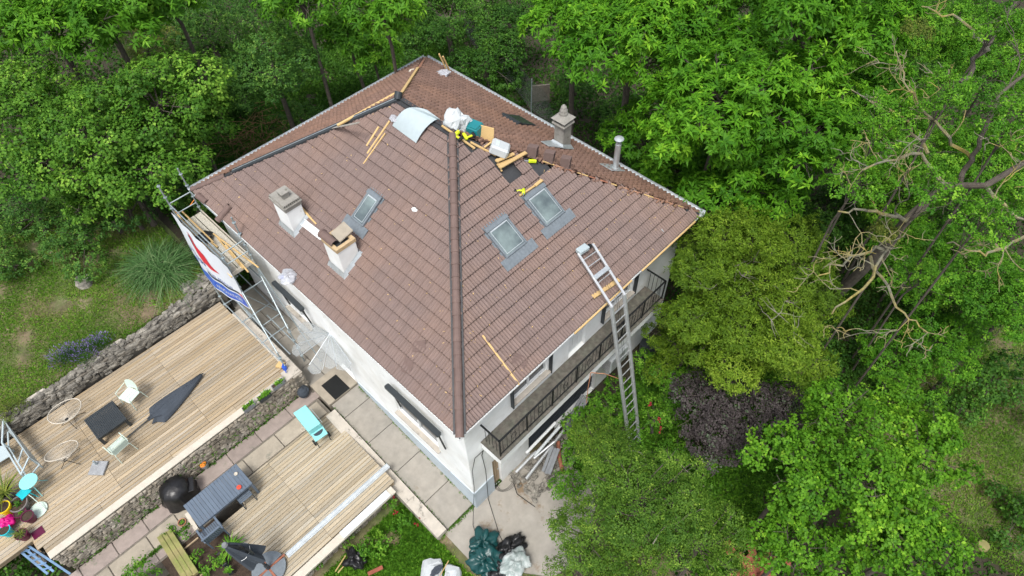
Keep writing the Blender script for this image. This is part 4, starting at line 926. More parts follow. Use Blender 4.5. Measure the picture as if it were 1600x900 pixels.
tb = MB(); p = atx(324, 315, .05); halfcaps(tb, onL(310, 306, .08), onL(330, 322, .08), .12, .5, lift=0); base2(tb, 'ridge_tile', 'cap', 'loose ridge tile at the far left corner of the roof', 'ridge tile')
blob('work_glove', onL(648, 328, .06), (.16, .2, .07), 9, 'white', 'pale work glove dropped on the left slope', 'glove')
blob('plastic_film', onL(452, 434, .1), (.6, .62, .22), 10, 'sheetw', 'crumpled clear film hanging over the left eave with a blue label', 'film')
tb = MB(); crumple(tb, onL(441, 434, .22), (.16, .14, .1), 4); base2(tb, 'tape_roll', 'blue', 'blue tape roll caught in the crumpled film on the left eave', 'tape')
tb = MB(); tb.obox(onF(1036, 360, .08), V(.06, 0, 0), upF * .06, nF * .01, bev=.01); base2(tb, 'vent_tile', 'zinc', 'tiny pale metal plate near the right end of the front slope', 'vent')
for i, (px, py) in enumerate(((657, 468), (480, 380), (905, 318), (724, 300))): pass

# ---- roofer's ladder hoist
LH = thing('ladder_hoist', 'aluminium roofing ladder hoist bent over the front eave from the bushes', 'ladder', (5.55, -2.2, 0))
def bend(t, s):  # s = -1 / +1 rail
    return None
fl0, fl1 = V(5.28, -2.15, .0), V(5.80, -2.15, .0)
b0, b1 = at(955, 478, 6.45), at(975, 459, 6.45); t0, t1 = onF(903, 396, .28), onF(926, 381, .28)
for (f_, b_, t_) in ((fl0, b0, t0), (fl1, b1, t1)):
    mb = MB(); mb.beam(f_, b_, .07, .10, up=(1, 0, 0), bev=.008); mb.beam(f_ + V(0, -.05, 0), b_ + V(0, -.05, 0), .035, .05, up=(1, 0, 0)); mb.build('rail', M['alu'], LH)
    mb = MB(); mb.beam(b_ - nrm(t_ - b_) * .05, t_, .07, .08, bev=.008); mb.build('rail', M['alu'], LH)
n_ = 18
for i in range(1, n_):
    t = i / n_; mb = MB(); mb.tube(fl0 + (b0 - fl0) * t, fl1 + (b1 - fl1) * t, .017, n=6); mb.build('rung', M['alu'], LH)
for t in (.05, .42, .72, .86, 1): 
    p, q = b0 + (t0 - b0) * t, b1 + (t1 - b1) * t; mb = MB(); mb.tube(p, q, .016, n=6); mb.build('rung', M['alu'], LH)
mb = MB(); mb.beam(t0 + V(0, 0, .05), t0 + (t1 - t0) * .62 + V(0, 0, .05), .22, .14, bev=.02); mb.build('pulley_box', M['membr'], LH)
mb = MB()
for k in (.42, .55): mb.path([t0 + (t1 - t0) * k, b0 + (b1 - b0) * k + V(0, 0, .03), fl0 + (fl1 - fl0) * k], .006, 4)
mb.build('cable', M['black'], LH)
mb = MB(); mb.lathe([(.07, -.02), (.07, .02)], t0 + (t1 - t0) * .8, 12); mb.build('pulley', M['black'], LH)
c = (b0 + b1) / 2 * .45 + (t0 + t1) / 2 * .55; mb = MB(); mb.beam(b0 * .5 + t0 * .5 + V(0, 0, .06), b1 * .5 + t1 * .5 + V(0, 0, .06), .14, .04); mb.build('carriage', M['zinc'], LH)
stick(onF(926, 464, .12), onF(967, 437, .12), .14, .05, 'pine', 'short plank wedged under the ladder hoist on the tiles', 'board', name='board')
for k, (a_, z0_, z1_) in enumerate(((.30, 1.6, 1.95), (.30, 3.2, 3.5))):
    pass
# strap from the railing to the ladder and the orange tie
mb = MB(); mb.path([aty(922, 582, -.45), aty(945, 584, -.8), aty(968, 592, -1.1)], .012, 5); base2(mb, 'lashing_strap', 'terracotta', 'orange lashing strap tied from the balcony edge to the ladder', 'strap')
mb = MB(); mb.path([aty(923, 583, -.5), aty(919, 605, -.5), aty(916, 630, -.5)], .014, 5); base2(mb, 'lashing_strap', 'terracotta', 'orange strap end hanging straight down from the balcony edge', 'strap')
# ---- under the balcony
mb = MB(); T = thing('air_conditioner', 'white outdoor air conditioning unit below the balcony beside the ladder', 'air conditioner', (6.6, .0, 2.0))
a_ = aty(937, 577, -.42)
def acb(z): return [at(px, py, z) for px, py in ((938, 577), (964, 556), (973, 566), (949, 590))]
q4 = acb(2.6); X0, X1 = 6.15, 7.05; Y0, Y1 = -.35, .02
mb.box((X0, Y0, 2.0), (X1, Y1, 2.75), .5, .02); mb.build('casing', M['plastic'], T)
mb = MB()
for i in range(12): mb.box((X0 - .008, Y0 + .03, 2.06 + i * .054), (X0 - .001, Y1 - .03, 2.075 + i * .054))
for i in range(9): mb.box((X0 + .08 + i * .07, Y0 - .01, 2.08), (X0 + .09 + i * .07, Y0 - .001, 2.66))
mb.build('grille', M['gpot'], T); mb = MB(); mb.box((X0 + .1, Y0 + .05, 1.95), (X0 + .15, .30, 1.995)); mb.box((X1 - .15, Y0 + .05, 1.95), (X1 - .1, .30, 1.995)); mb.build('bracket', M['black'], T)
mb = MB(); mb.lathe([(.28, 0), (.32, .05), (.33, .8), (.30, .9), (.31, .92), (.05, .96)], (8.75, -.25, .02), 20); base2(mb, 'water_butt', 'darkgrey', 'dark water butt at the right end below the balcony', 'barrel')
pipes = [((822, 708), (868, 660), 1.3, .05, 'white', 'longest pale plastic gutter leaning below the balcony'), ((835, 712), (873, 668), 1.15, .05, 'plastic', 'pale gutter marked with yellow beside the longest one'), ((806, 738), (838, 705), .35, .045, 'alu', 'short grey pipe nearest the brown doorway'),
         ((822, 748), (881, 672), .5, .05, 'alu', 'long grey pipe lying outermost in the pile below the balcony'), ((834, 716), (866, 690), .7, .045, 'alu', 'grey pipe in the middle of the pile'), ((866, 676), (876, 664), .6, .06, 'white', 'short white pipe stub at the top of the pile')]
for (a_, b_, z, r, m_, l_) in pipes:
    mb = MB(); p, q = at(*a_, z), at(*b_, z + .25); mb.tube(p, q, r, n=12); base2(mb, 'pipe', m_, l_, 'pipe', 'pipes and gutters piled below the balcony')
for (a_, b_, z, l_) in (((853, 740), (868, 700), .5, 'dark grey folded gutter channel beside the rusty pipe'), ((888, 668), (915, 620), .9, 'long dark grey gutter channel leaning right of the pipe pile'), ((884, 655), (893, 672), .8, 'short dark elbow of gutter at the foot of the long channel')):
    p, q = at(*a_, z), at(*b_, z + .4); d = nrm(q - p); s_ = nrm(np.cross(d, (0, 0, 1))); mb = MB()
    for k in (-1, 0, 1): mb.beam(p + s_ * k * .11 + V(0, 0, .06 * abs(k)), q + s_ * k * .11 + V(0, 0, .06 * abs(k)), .10, .02)
    base2(mb, 'gutter_channel', 'gfabric', l_, 'gutter', 'dark gutter channels below the balcony')
mb = MB(); mb.path([at(872, 690, .3), at(874, 715, .25), at(880, 740, .2)], .07, 10); base2(mb, 'pipe', 'rust', 'rusty brown pipe standing at the edge of the bushes', 'pipe')
for i in range(26):
    pass
g = np.random.default_rng(21); mb = MB()
for i in range(230): mb.rock((g.uniform(1.7, 4.6), g.uniform(-1.0, .1), .03 + g.uniform(0, .1)), (g.uniform(.05, .22), g.uniform(.05, .16), g.uniform(.04, .12)), 900 + i, g.uniform(0, 1), .18)
tag(base2(mb, 'rubble', 'lstone', None, None), kind='stuff')
# coil of cable / folded net at the wall corner, cables down the corner
mb = MB(); c = at(789, 753, .05)
for k in range(3): mb.path([c + V(math.cos(t) * (.30 + .04 * k), math.sin(t) * (.22 + .05 * k), .02 * k + .03 * math.sin(3 * t + k)) for t in np.linspace(0, 6.28, 18)[:-1]], .006, 5, closed=True)
mb.path([c + V(.3, 0, .02), at(808, 772, .03), at(822, 782, .03), at(836, 792, .03)], .012, 5); base2(mb, 'cable_coil', 'black', 'black hose coil lying at the doorway by the house corner', 'hose')
mb = MB(); zz = [(752, 703), (753, 715), (758, 740)]
mb.path([aty(755, 704, .28), aty(753, 712, .27), aty(759, 735, .22), at(763, 780, .03), at(780, 835, .02), at(798, 872, .02)], .011, 5); base2(mb, 'cable', 'black', 'black cable hanging from the wall hook and running over the yard', 'cable')
mb = MB(); mb.path([aty(755, 704, .29), aty(742, 716, .27), aty(738, 736, .24), aty(741, 762, .2), at(739, 820, .03), at(748, 850, .02)], .009, 5); base2(mb, 'cable', 'black', 'thin cable looping left from the wall hook to the green bags', 'cable')

# ---- bags in the yard
blob('rubble_bag', at(755, 852, .1), (1.0, .8, .55), 31, 'bagg', 'dark green bin bag lying uppermost of the heap in the yard', 'bag', rough=.35)
blob('rubble_bag', at(760, 880, .1), (1.0, 1.15, .6), 32, 'bagg', 'large dark green bin bag below the uppermost one', 'bag', rough=.38)
blob('rubble_bag', at(798, 858, .1), (1.15, .6, .5), 33, 'bagb', 'black bin bag curling behind the clear bag', 'bag', rough=.38)
blob('rubble_bag', at(785, 890, .1), (1.1, .9, .5), 34, 'bagb', 'black bin bag between the green and the clear bag', 'bag', rough=.38)
blob('rubble_bag', at(805, 882, .35), (1.0, .8, .35), 35, 'bagc', 'clear plastic bag full of white scraps on the black bags', 'bag', rough=.3)
blob('rubble_bag', at(557, 876, .15), (.55, .75, .55), 36, 'bagb', 'lone black bin bag in the weeds below the lower terrace', 'bag', rough=.38)
for (px, py, sx, sy, rot, l_) in ((674, 899, .6, .85, .75, 'flat white sack with faint red print, leftmost of the pair in the grass'), (707, 904, .45, .65, .8, 'plump white sack, rightmost of the pair in the grass')):
    sack('cement_sack', at(px, py, .0), sy, sx, .26, rot, 'plastic', l_, 'sack')
mb = MB(); c = at(682, 892, .30); crumple(mb, c, (.45, .22, .1), 41, .4); base2(mb, 'cloth', 'fabric', 'dark cloth thrown over the flat white sack', 'cloth')
mb = MB(); mb.tube(at(701, 876, .25), at(686, 902, .32), .015, n=5); base2(mb, 'stick', 'pine', 'thin pale stick lying over the white sacks', 'stick')
for (a_, b_, l_) in (((528, 895), (548, 872), 'pale cane lying left of the lone black bag'), ((524, 893), (540, 868), 'thinner cane beside the first, left of the lone black bag')): 
    mb = MB(); mb.tube(at(*a_, .1), at(*b_, .2), .02, n=5); base2(mb, 'cane', 'bamboo', l_, 'cane')
stick(at(575, 897, .08), at(598, 886, .1), .12, .05, 'rosso', 'reddish plank end in the weeds at the foot of the picture', 'board', name='board')
# ------------------------------------------------------------------ furniture on the upper terrace (z = 1.9)
DZ, LZ = 1.912, .925
def axes(rot): return V(math.cos(rot), math.sin(rot), 0), V(-math.sin(rot), math.cos(rot), 0)
def quadbox(px4, z, th):  # corner pixels of a top face -> centre, u, v, lengths
    P = [at(*p, z) for p in px4]; c = sum(P) / 4; u = (P[1] - P[0] + P[2] - P[3]) / 2; v = (P[3] - P[0] + P[2] - P[1]) / 2
    return c, u, v
# low black slatted table
def slat_table(name, px4, ztop, zfloor, m, label, slat=.07, legw=.06, across=True, th=.04):
    c, u, v = quadbox(px4, ztop, 0); lu, lv = np.linalg.norm(u), np.linalg.norm(v); u_ = u / lu; v_ = nrm(v - (v @ u_) * u_)
    T = thing(name, label, 'table', V(c[0], c[1], zfloor)); mb = MB(); k = int(lu / slat)
    for i in range(k):
        mb.obox(c + u_ * lu * ((i + .5) / k - .5) - V(0, 0, th / 2), u_ * (lu / k / 2 - .0025), v_ * lv / 2, V(0, 0, th / 2), rng.uniform(0, 1), .004)
    mb.build('tabletop', M[m], T)
    a = MB()
    for s in (-1, 1): a.obox(c + v_ * s * (lv / 2 - .03) - V(0, 0, th + .035), u_ * (lu / 2 - .03), v_ * .02, V(0, 0, .03)); a.obox(c + u_ * s * (lu / 2 - .03) - V(0, 0, th + .035), v_ * (lv / 2 - .05), u_ * .02, V(0, 0, .03))
    a.build('apron', M[m], T)
    for s in (-1, 1):
        for t in (-1, 1):
            l = MB(); p = c + u_ * s * (lu / 2 - legw / 2 - .002) + v_ * t * (lv / 2 - legw / 2 - .002); l.obox(V(p[0], p[1], (zfloor + ztop - th) / 2), u_ * legw / 2, v_ * legw / 2, V(0, 0, (ztop - th - zfloor) / 2), bev=.004); l.build('leg', M[m], T)
    return T, c, u_, v_, lu, lv
slat_table('coffee_table', [(131, 656), (176, 625), (197, 655), (152, 687)], DZ + .42, DZ, 'darkgrey', 'low black slatted coffee table in the middle of the upper terrace', .05, .09)
# two round string chairs
def string_chair(px, py, rot, label, tilt):
    T = thing('string_chair', label, 'chair', at(px, py, DZ), 'round string chairs'); o = WLOC[T]; a, b = axes(rot)
    up_ = nrm(V(0, 0, 1) * math.cos(tilt) - a * math.sin(tilt)); bk = nrm(np.cross(b, up_)) * -1; bk = bk if bk @ a < 0 else -bk
    cc = o + V(0, 0, .58) - a * .0
    rim = [cc + bk * .52 * math.cos(t) + b * .45 * math.sin(t) * (1 - .12 * math.cos(t)) for t in np.linspace(0, 2 * math.pi, 30)[:-1]]
    mb = MB(); mb.path(rim, .016, 6, closed=True); mb.build('rim', M['coping'], T)
    s = MB(); hub = cc - up_ * .30 - bk * .1
    for i, p in enumerate([cc + bk * .51 * math.cos(t) + b * .44 * math.sin(t) * (1 - .12 * math.cos(t)) for t in np.linspace(0, 2 * math.pi, 64)[:-1]]):
        s.tube(p, hub + (p - cc) * .12, .0035, n=3)
    s.build('strings', M['coping'], T)
    r = MB(); r.lathe([(.06, 0), (.06, .02)], hub - V(0, 0, .02), 10); r.build('hub', M['black'], T)
    for (i, j) in ((1, 1), (1, -1), (-1, .7), (-1, -.7)):
        l = MB(); l.tube(hub, o + a * .30 * i + b * .28 * j + V(0, 0, .01), .010, n=5); l.build('leg', M['black'], T)
string_chair(117, 655, -2.6, 'round string chair with cream rim, the rear of the two, behind the coffee table', .2)
string_chair(113, 716, -2.1, 'round string chair with cream rim, the front of the two, left of the granite slab', .5)
# mint metal armchairs
def bistro(px, py, rot, m, label, striped):
    T = thing('garden_chair', label, 'chair', at(px, py, DZ), 'mint metal garden chairs'); o = WLOC[T]; a, b = axes(rot); Z_ = V(0, 0, 1)
    if striped:
        s = MB()
        for i in range(11): s.obox(o + a * (-.2 + i * .042) + Z_ * (.42 + .01 * math.cos(i)), a * .014, b * .26, Z_ * .006)
        s.build('seat', M[m], T); s = MB()
        for i in range(9): s.obox(o - a * (.24 + .014 * i) + Z_ * (.50 + i * .045), (a * .1 + Z_ * .9) * .015, b * .26, a * .006)
        s.build('backrest', M[m], T)
    else:
        s = MB()
        for k in (-1, 1): s.obox(o + b * k * .13 + a * .02 + Z_ * .42, a * .24, b * .127, Z_ * .012, bev=.01)
        s.build('seat', M[m], T); s = MB()
        P = np.zeros((9, 5, 3))
        for i in range(9):
            for j in range(5): P[i, j] = o - a * (.24 + .05 * j / 4 * 1.6 - .07 * abs(i / 4 - 1) ** 2) + b * .27 * (i / 4 - 1) + Z_ * (.46 + .40 * j / 4 * (1 - .25 * abs(i / 4 - 1) ** 3))
        s.grid(P, th=.01); s.build('backrest', M[m], T)
    for k in (-1, 1):
        for t in (-1, 1):
            l = MB(); l.tube(o + b * k * .26 + a * t * .22 + Z_ * .42, o + b * k * .29 + a * t * .27, .014, n=6); l.build('leg', M[m], T)
        r = MB(); r.path([o + b * k * .28 + a * .22 + Z_ * .42, o + b * k * .29 + a * .22 + Z_ * .62, o + b * k * .29 - a * .2 + Z_ * .66, o + b * k * .27 - a * .27 + Z_ * .62], .013, 6); r.build('armrest', M[m], T)
bistro(212, 626, math.radians(200), 'mint', 'pale mint armchair with solid seat pads beside the folded parasol', False)
bistro(195, 706, math.radians(100), 'mint', 'pale mint armchair with slatted seat in front of the coffee table', True)
# folded charcoal parasol lying on the boards
T = thing('parasol', 'folded charcoal parasol lying on the upper terrace between the mint chairs', 'parasol', at(265, 625, DZ))
p0, p1, p2 = at(198, 684, DZ + .06), at(236, 655, DZ + .1), at(315, 585, DZ + .14)
mb = MB(); mb.tube(p0, p1 + (p2 - p1) * .9, .022, n=8); mb.build('pole', M['darkgrey'], T)
d = nrm(p2 - p1); sd = nrm(np.cross(d, (0, 0, 1))); L_ = np.linalg.norm(p2 - p1); P = np.zeros((16, 15, 3))
for i in range(16):
    t = i / 15; w_ = (.10 + .34 * math.sin(min(t * 2.3, 1.57)) if t < .1 else .40 * (1 - ((t - .18) / .82) ** 1.25 if t > .18 else 1)) * .98 + .035
    for j in range(15):
        s = j / 7 - 1; P[i, j] = p1 + d * L_ * (t + .05 * math.cos(s * 9) * (1 - t) ** 2) + sd * w_ * s + V(0, 0, (.10 + .05 * (1 - t)) * math.sqrt(max(0, 1 - s * s)) + .022 * math.sin(s * 14 + t * 2) * (1 - abs(s)) - .04)
mb = MB(); mb.grid(P, th=.03); mb.build('canopy', M['fabric'], T, smooth=False)
mb = MB(); mb.tube(p2 - d * .08, p2 + d * .06, .03, .02); mb.build('finial', M['darkgrey'], T)
# granite parasol base
T = thing('granite_weight', 'square grey granite parasol base on the boards with a steel tube stub', 'parasol base', at(152, 732, DZ))
c, u, v = quadbox([(145, 720), (169, 720), (160, 742), (137, 741)], DZ + .08, 0); mb = MB(); mb.obox(c - V(0, 0, .035), u / 2, v / 2, V(0, 0, .035), bev=.01); mb.build('slab', M['granite'], T)
mb = MB(); tcp = c - u * .15 + v * -.25; mb.tube(tcp, tcp + V(0, 0, .22), .03, n=10); mb.tube(tcp + V(0, 0, .1), tcp + V(-.08, .0, .1), .012); mb.build('tube', M['galv'], T)
# pale outdoor sofa frame cut by the left border
T = thing('sofa_frame', 'pale grey metal sofa frame without cushions at the left end of the upper terrace', 'sofa', at(25, 700, DZ)); g_ = []
def L3(pts, m='membr', name='frame', r=.035, closed=False):
    mb = MB()
    for i in range(len(pts) - (0 if closed else 1)): mb.beam(pts[i], pts[(i + 1) % len(pts)], r * 1.3, r, bev=.004)
    mb.build(name, M[m], T)
A1, A2 = at(5, 656, DZ + .72), at(45, 715, DZ + .72); A1b, A2b = at(12, 671, DZ + .30), at(62, 726, DZ + .30)
mb = MB(); mb.slab([A1, A2, A2b, A1b], nrm(np.cross(A2 - A1, A1b - A1)), .02); mb.build('back_panel', M['membr'], T)
B1, B2 = at(3, 692, DZ + .62), at(33, 741, DZ + .62); L3([A1, B1 - (A1 - B1) * .0, B2, A2], name='arm_frame'); 
fA, fB = V(B1[0], B1[1], DZ), V(B2[0], B2[1], DZ)
for q in (A1, A2, B1, B2):
    mb = MB(); mb.beam(q, V(q[0], q[1], DZ), .045, .045, up=(1, 0, 0)); mb.build('leg', M['membr'], T)
L3([A1b, B1 - V(0, 0, .34), B2 - V(0, 0, .34), A2b], name='seat_frame', closed=True); L3([(A1b + A2b) / 2, (B1 + B2) / 2 - V(0, 0, .34)], name='crossbar')
mb = MB(); q = at(-8, 712, DZ + .3); mb.slab([at(-30, 700, DZ + .34), at(8, 697, DZ + .34), at(18, 712, DZ + .34), at(-20, 735, DZ + .34)], (0, 0, 1), .03); base2(mb, 'bench_seat', 'membr', 'pale grey panel beside the sofa frame cut by the left border', 'bench')
def round_table_(px, py, z, R_, m, label, base_=True):
    T = thing('bistro_table', label, 'table', V(*at(px, py, z)[:2], DZ)); c = at(px, py, z)
    mb = MB(); mb.lathe([(R_ - .01, -.02), (R_, -.015), (R_, 0), (R_ - .01, .004), (.01, .004)], c, 26); mb.build('tabletop', M[m], T)
    for k in range(3):
        t = 2.1 * k + .4; mb = MB(); mb.tube(c - V(0, 0, .02), V(c[0] + .3 * math.cos(t), c[1] + .3 * math.sin(t), DZ), .012, n=6); mb.build('leg', M[m], T)
round_table_(44, 752, DZ + .60, .26, 'turq', 'small round turquoise bistro table beside the sofa frame')
T = thing('tilted_table', 'pale green round table foot lying flat with its pole beside the pots', 'table', at(62, 798, DZ)); c = at(60, 797, DZ + .02)
mb = MB(); mb.lathe([(.26, 0), (.26, .015), (.02, .02)], c, 26); mb.build('base_disc', M['mint'], T); mb = MB(); mb.path([at(73, 797, DZ + .05), at(50, 777, DZ + .3), at(38, 768, DZ + .35)], .012, 6); mb.build('pole', M['mint'], T)
T = thing('cube_pot', 'bright turquoise plastic stool standing behind the taupe pot', 'stool', at(42, 778, DZ)); c = at(37, 770, DZ + .36)
mb = MB(); mb.obox(c, nrm((1, .3, 0)) * .16, nrm((-.3, 1, 0)) * .16, V(0, 0, .015), bev=.01); mb.build('seat', M['turqd'], T)
for i in (-1, 1):
    for j in (-1, 1): mb = MB(); mb.tube(c + V(i * .13, j * .13, 0), V(c[0] + i * .17, c[1] + j * .17, DZ), .014, n=5); mb.build('leg', M['turqd'], T)
def leaf_tuft(mb, c, n, L_, wd, seed, droop=.5, up_=.8, spread=1.):
    g = np.random.default_rng(seed)
    for i in range(n):
        t = g.uniform(0, 6.28); e = g.uniform(.35, 1) * spread; d = nrm(V(math.cos(t) * e, math.sin(t) * e, up_ * g.uniform(.5, 1.2))); l = L_ * g.uniform(.6, 1.1); s = nrm(np.cross(d, (0, 0, 1))); vs = []; k = 5
        for j in range(k + 1):
            q = j / k; p = np.asarray(c) + d * l * q + V(d[0], d[1], -1) * droop * l * q * q * .6; w_ = wd * (1 - q ** 1.6) + .002
            vs += [p - s * w_, p + s * w_]
        mb.add(vs, [(2 * j, 2 * j + 1, 2 * j + 3, 2 * j + 2) for j in range(k)], g.uniform(0, 1))
    return mb
def pot(px, py, R_, h, m, label, plant=None, pn=40, pl=.25, pw=.02, cat='flower pot', z=DZ, tilt=None, soil=True, group=None, droop=.5, lm='weed', r0=.75):
    c = at(px, py, z + h); b_ = V(c[0], c[1], z); T = thing('flower_pot', label, cat, b_, group)
    mb = MB(); mb.lathe([(R_ * r0, 0), (R_ * .97, h * .85), (R_ * 1.06, h * .86), (R_ * 1.06, h), (R_ * .92, h), (R_ * .9, h * .9)], b_, 22)
    mb.build('pot', M[m], T, smooth=False)
    s = MB(); s.lathe([(R_ * .9, h * .905), (R_ * .89, h * .93), (.01, h * .94)], b_, 18); s.build('soil', M['soil'], T)
    if plant: leaf_tuft(p := MB(), b_ + V(0, 0, h * .93), pn, pl, pw, int(px * 7 + py), droop); p.build('plant', LM[plant], T)
    return T
pot(4, 792, .19, .42, 'yellow', 'bright yellow pot at the left border')
pot(28, 787, .25, .30, 'gpot', 'wide taupe pot with a small plant behind the purple pots', 'ivy', 30, .14, .03)
pot(30, 800, .17, .26, 'purple', 'aubergine pot with a green seedling beside the taupe pot', 'weed', 14, .12, .02)
pot(42, 806, .17, .30, 'purple', 'rightmost plain aubergine pot on the upper terrace')
pot(32, 834, .17, .28, 'purple', 'aubergine pot nearest the terrace edge with a reddish spider plant', 'bamboo', 26, .34, .008)
pot(6, 828, .16, .3, 'turqd', 'turquoise pot at the left border near the terrace edge')
blob('magenta_bag', at(15, 818, DZ + .1), (.45, .42, .35), 51, 'magenta', 'magenta and white bag of compost between the pots', 'bag')
T = pot(8, 770, .17, .40, 'gpot', 'potted dracaena with long arching pale leaves at the left border', 'bamboo', 60, .75, .022, droop=.7)
T = thing('blue_railing', 'faded blue metal railing frame sloping down beyond the terrace corner', 'railing', at(60, 880, 1.2))
for (a_, b_) in (((25, 856), (75, 897)), ((32, 852), (84, 893)), ((40, 850), (110, 897))): mb = MB(); mb.beam(at(*a_, 1.7), at(*b_, 1.2), .06, .05); mb.build('rail', M['blued'], T)
for k in range(6): a_ = V(25, 856) + V(50, 41) * k / 6; mb = MB(); mb.beam(at(a_[0], a_[1], 1.7 - .08 * k), at(a_[0] + 14, a_[1] - 4, 1.7 - .08 * k), .05, .02); mb.build('slat', M['blued'], T)
mb = MB(); mb.box((-10.2, 7.0, 1.2), (-9.6, 7.7, 1.5)); 
mb = MB(); [mb.rock(at(px, py, 1.0), (.35, .3, .2), px) for px, py in ((42, 866), (50, 862), (58, 872), (66, 874))]; base2(mb, 'rubble_stones', 'lstone', 'loose pale stones under the blue railing frame', 'stones')
# planters on the corner coping
def planter(px4, z, h, m, label, leaf='weed', n=50, ll=.14, group='planters on the terrace edge', pw=.018):
    c, u, v = quadbox(px4, z, 0); T = thing('planter', label, 'planter', V(c[0], c[1], z - h), group); u2, v2 = u / 2, v / 2; mb = MB()
    for (cc, a_, b_) in ((c - v2 * .93, u2, v2 * .07), (c + v2 * .93, u2, v2 * .07), (c - u2 * .96, u2 * .04, v2 * .86), (c + u2 * .96, u2 * .04, v2 * .86)): mb.obox(cc - V(0, 0, h / 2), a_, b_, V(0, 0, h / 2))
    mb.build('box', M[m], T); s = MB(); s.obox(c - V(0, 0, h * .55), u2 * .93, v2 * .87, V(0, 0, h * .4)); s.build('soil', M['soil'], T)
    p = MB(); g = np.random.default_rng(int(px4[0][0])); 
    for k in range(7): leaf_tuft(p, c + u2 * g.uniform(-.8, .8) + v2 * g.uniform(-.5, .5) - V(0, 0, h * .15), n // 6, ll, pw, k + int(px4[0][1]), .4)
    p.build('plants', LM[leaf], T)
planter([(423, 603), (440, 590), (444, 594), (427, 608)], 2.12, .17, 'gfabric', 'planter with low seedlings, the nearest of three to the blue bottle')
planter([(401, 622), (418, 608), (423, 614), (406, 627)], 2.12, .17, 'darkgrey', 'planter with taller trailing herbs, the middle one of three', n=70, ll=.2)
planter([(377, 638), (394, 624), (398, 629), (381, 643)], 2.12, .17, 'gfabric', 'planter half filled with young plants, the farthest of three from the scaffold')
mb = MB(); mb.lathe([(.07, 0), (.08, .05), (.08, .2), (.03, .27), (.02, .32)], at(446, 577, 1.93), 12); mb.tube(at(446, 577, 2.13), at(447, 582, 2.0), .02); base2(mb, 'watering_bottle', 'blue', 'small bright blue watering bottle on the pale wall top', 'bottle')
mb = MB(); mb.obox(at(438, 570, 1.95), V(.12, .05, 0), V(-.05, .1, 0), V(0, 0, .03)); base2(mb, 'wood_block', 'pine', 'small wood block under the foot of the scaffold tube', 'block')
mb = MB(); mb.lathe([(.13, 0), (.19, .1), (.2, .25), (.14, .36), (.08, .4), (.03, .46)], at(476, 617, .9), 16); crumple(mb, at(476, 614, .95), (.42, .42, .42), 77, .15); base2(mb, 'stone_lantern', 'fabric', 'dark blue grey covered pot standing against the end of the rubble wall', 'pot')
# ------------------------------------------------------------------ furniture on the lower terrace (z = .92)
T, c, u_, v_, lu, lv = slat_table('dining_table', [(286, 791), (368, 724), (395, 755), (311, 823)], LZ + .74, LZ, 'bluegrey', 'long blue grey slatted dining table on the lower terrace', .1, .08)
def small(px, py, z, prof, m, name, label, cat): mb = MB(); mb.lathe(prof, at(px, py, z), 14); return base2(mb, name, m, label, cat)
small(369, 741, LZ + .745, [(.05, 0), (.06, .04), (.05, .045), (.02, .02)], 'coping', 'ashtray', 'small pale ashtray at the far end of the dining table', 'ashtray')
small(374, 762, LZ + .745, [(.06, 0), (.075, .03), (.075, .05), (.02, .055)], 'redc', 'candle', 'small round red candle near the edge of the dining table', 'candle')
# slatted armchair at the table
def armchair(px, py, rot, m, label):
    T = thing('garden_armchair', label, 'chair', at(px, py, LZ)); o = WLOC[T]; a, b = axes(rot); Z_ = V(0, 0, 1); s = MB()
    for i in range(9): s.obox(o + b * (-.25 + i * .0625) + Z_ * .43, a * .24, b * .025, Z_ * .01)
    s.build('seat', M[m], T); s = MB()
    for i in range(9): s.obox(o + b * (-.25 + i * .0625) - a * .31 + Z_ * .75, (a * -.09 + Z_ * .33), b * .025, a * .009)
    s.obox(o - a * .40 + Z_ * 1.09, b * .30, a * .03, Z_ * .03, bev=.01); s.build('backrest', M[m], T)
    for k in (-1, 1):
        r = MB(); r.obox(o + b * k * .29 + Z_ * .66 - a * .02, a * .27, b * .03, Z_ * .012, bev=.005); r.build('armrest', M[m], T)
        for t in (-1, 1): l = MB(); l.beam(o + b * k * .28 + a * t * .23, o + b * k * .28 + a * t * .23 + Z_ * (.65), .045, .045, up=a); l.build('leg', M[m], T)
armchair(340, 838, math.radians(90), 'bluegrey', 'blue grey slatted armchair at the near end of the dining table')
T = thing('folding_chair', 'dark folding chair pushed under the long side of the dining table', 'chair', at(388, 782, LZ)); o = WLOC[T]; a, b = axes(math.radians(90)); s = MB()
for i in range(6): s.obox(o + a * (-.16 + i * .065) + V(0, 0, .45), a * .024, b * .22, V(0, 0, .008))
s.build('seat', M['bluegrey'], T)
for k in (-1, 1): l = MB(); l.beam(o + b * k * .2 - a * .2, o + b * k * .2 + a * .18 + V(0, 0, .46), .03, .03); l.build('leg', M['darkgrey'], T); l = MB(); l.beam(o + b * k * .2 + a * .2, o + b * k * .2 - a * .18 + V(0, 0, .46), .03, .03); l.build('leg', M['darkgrey'], T)
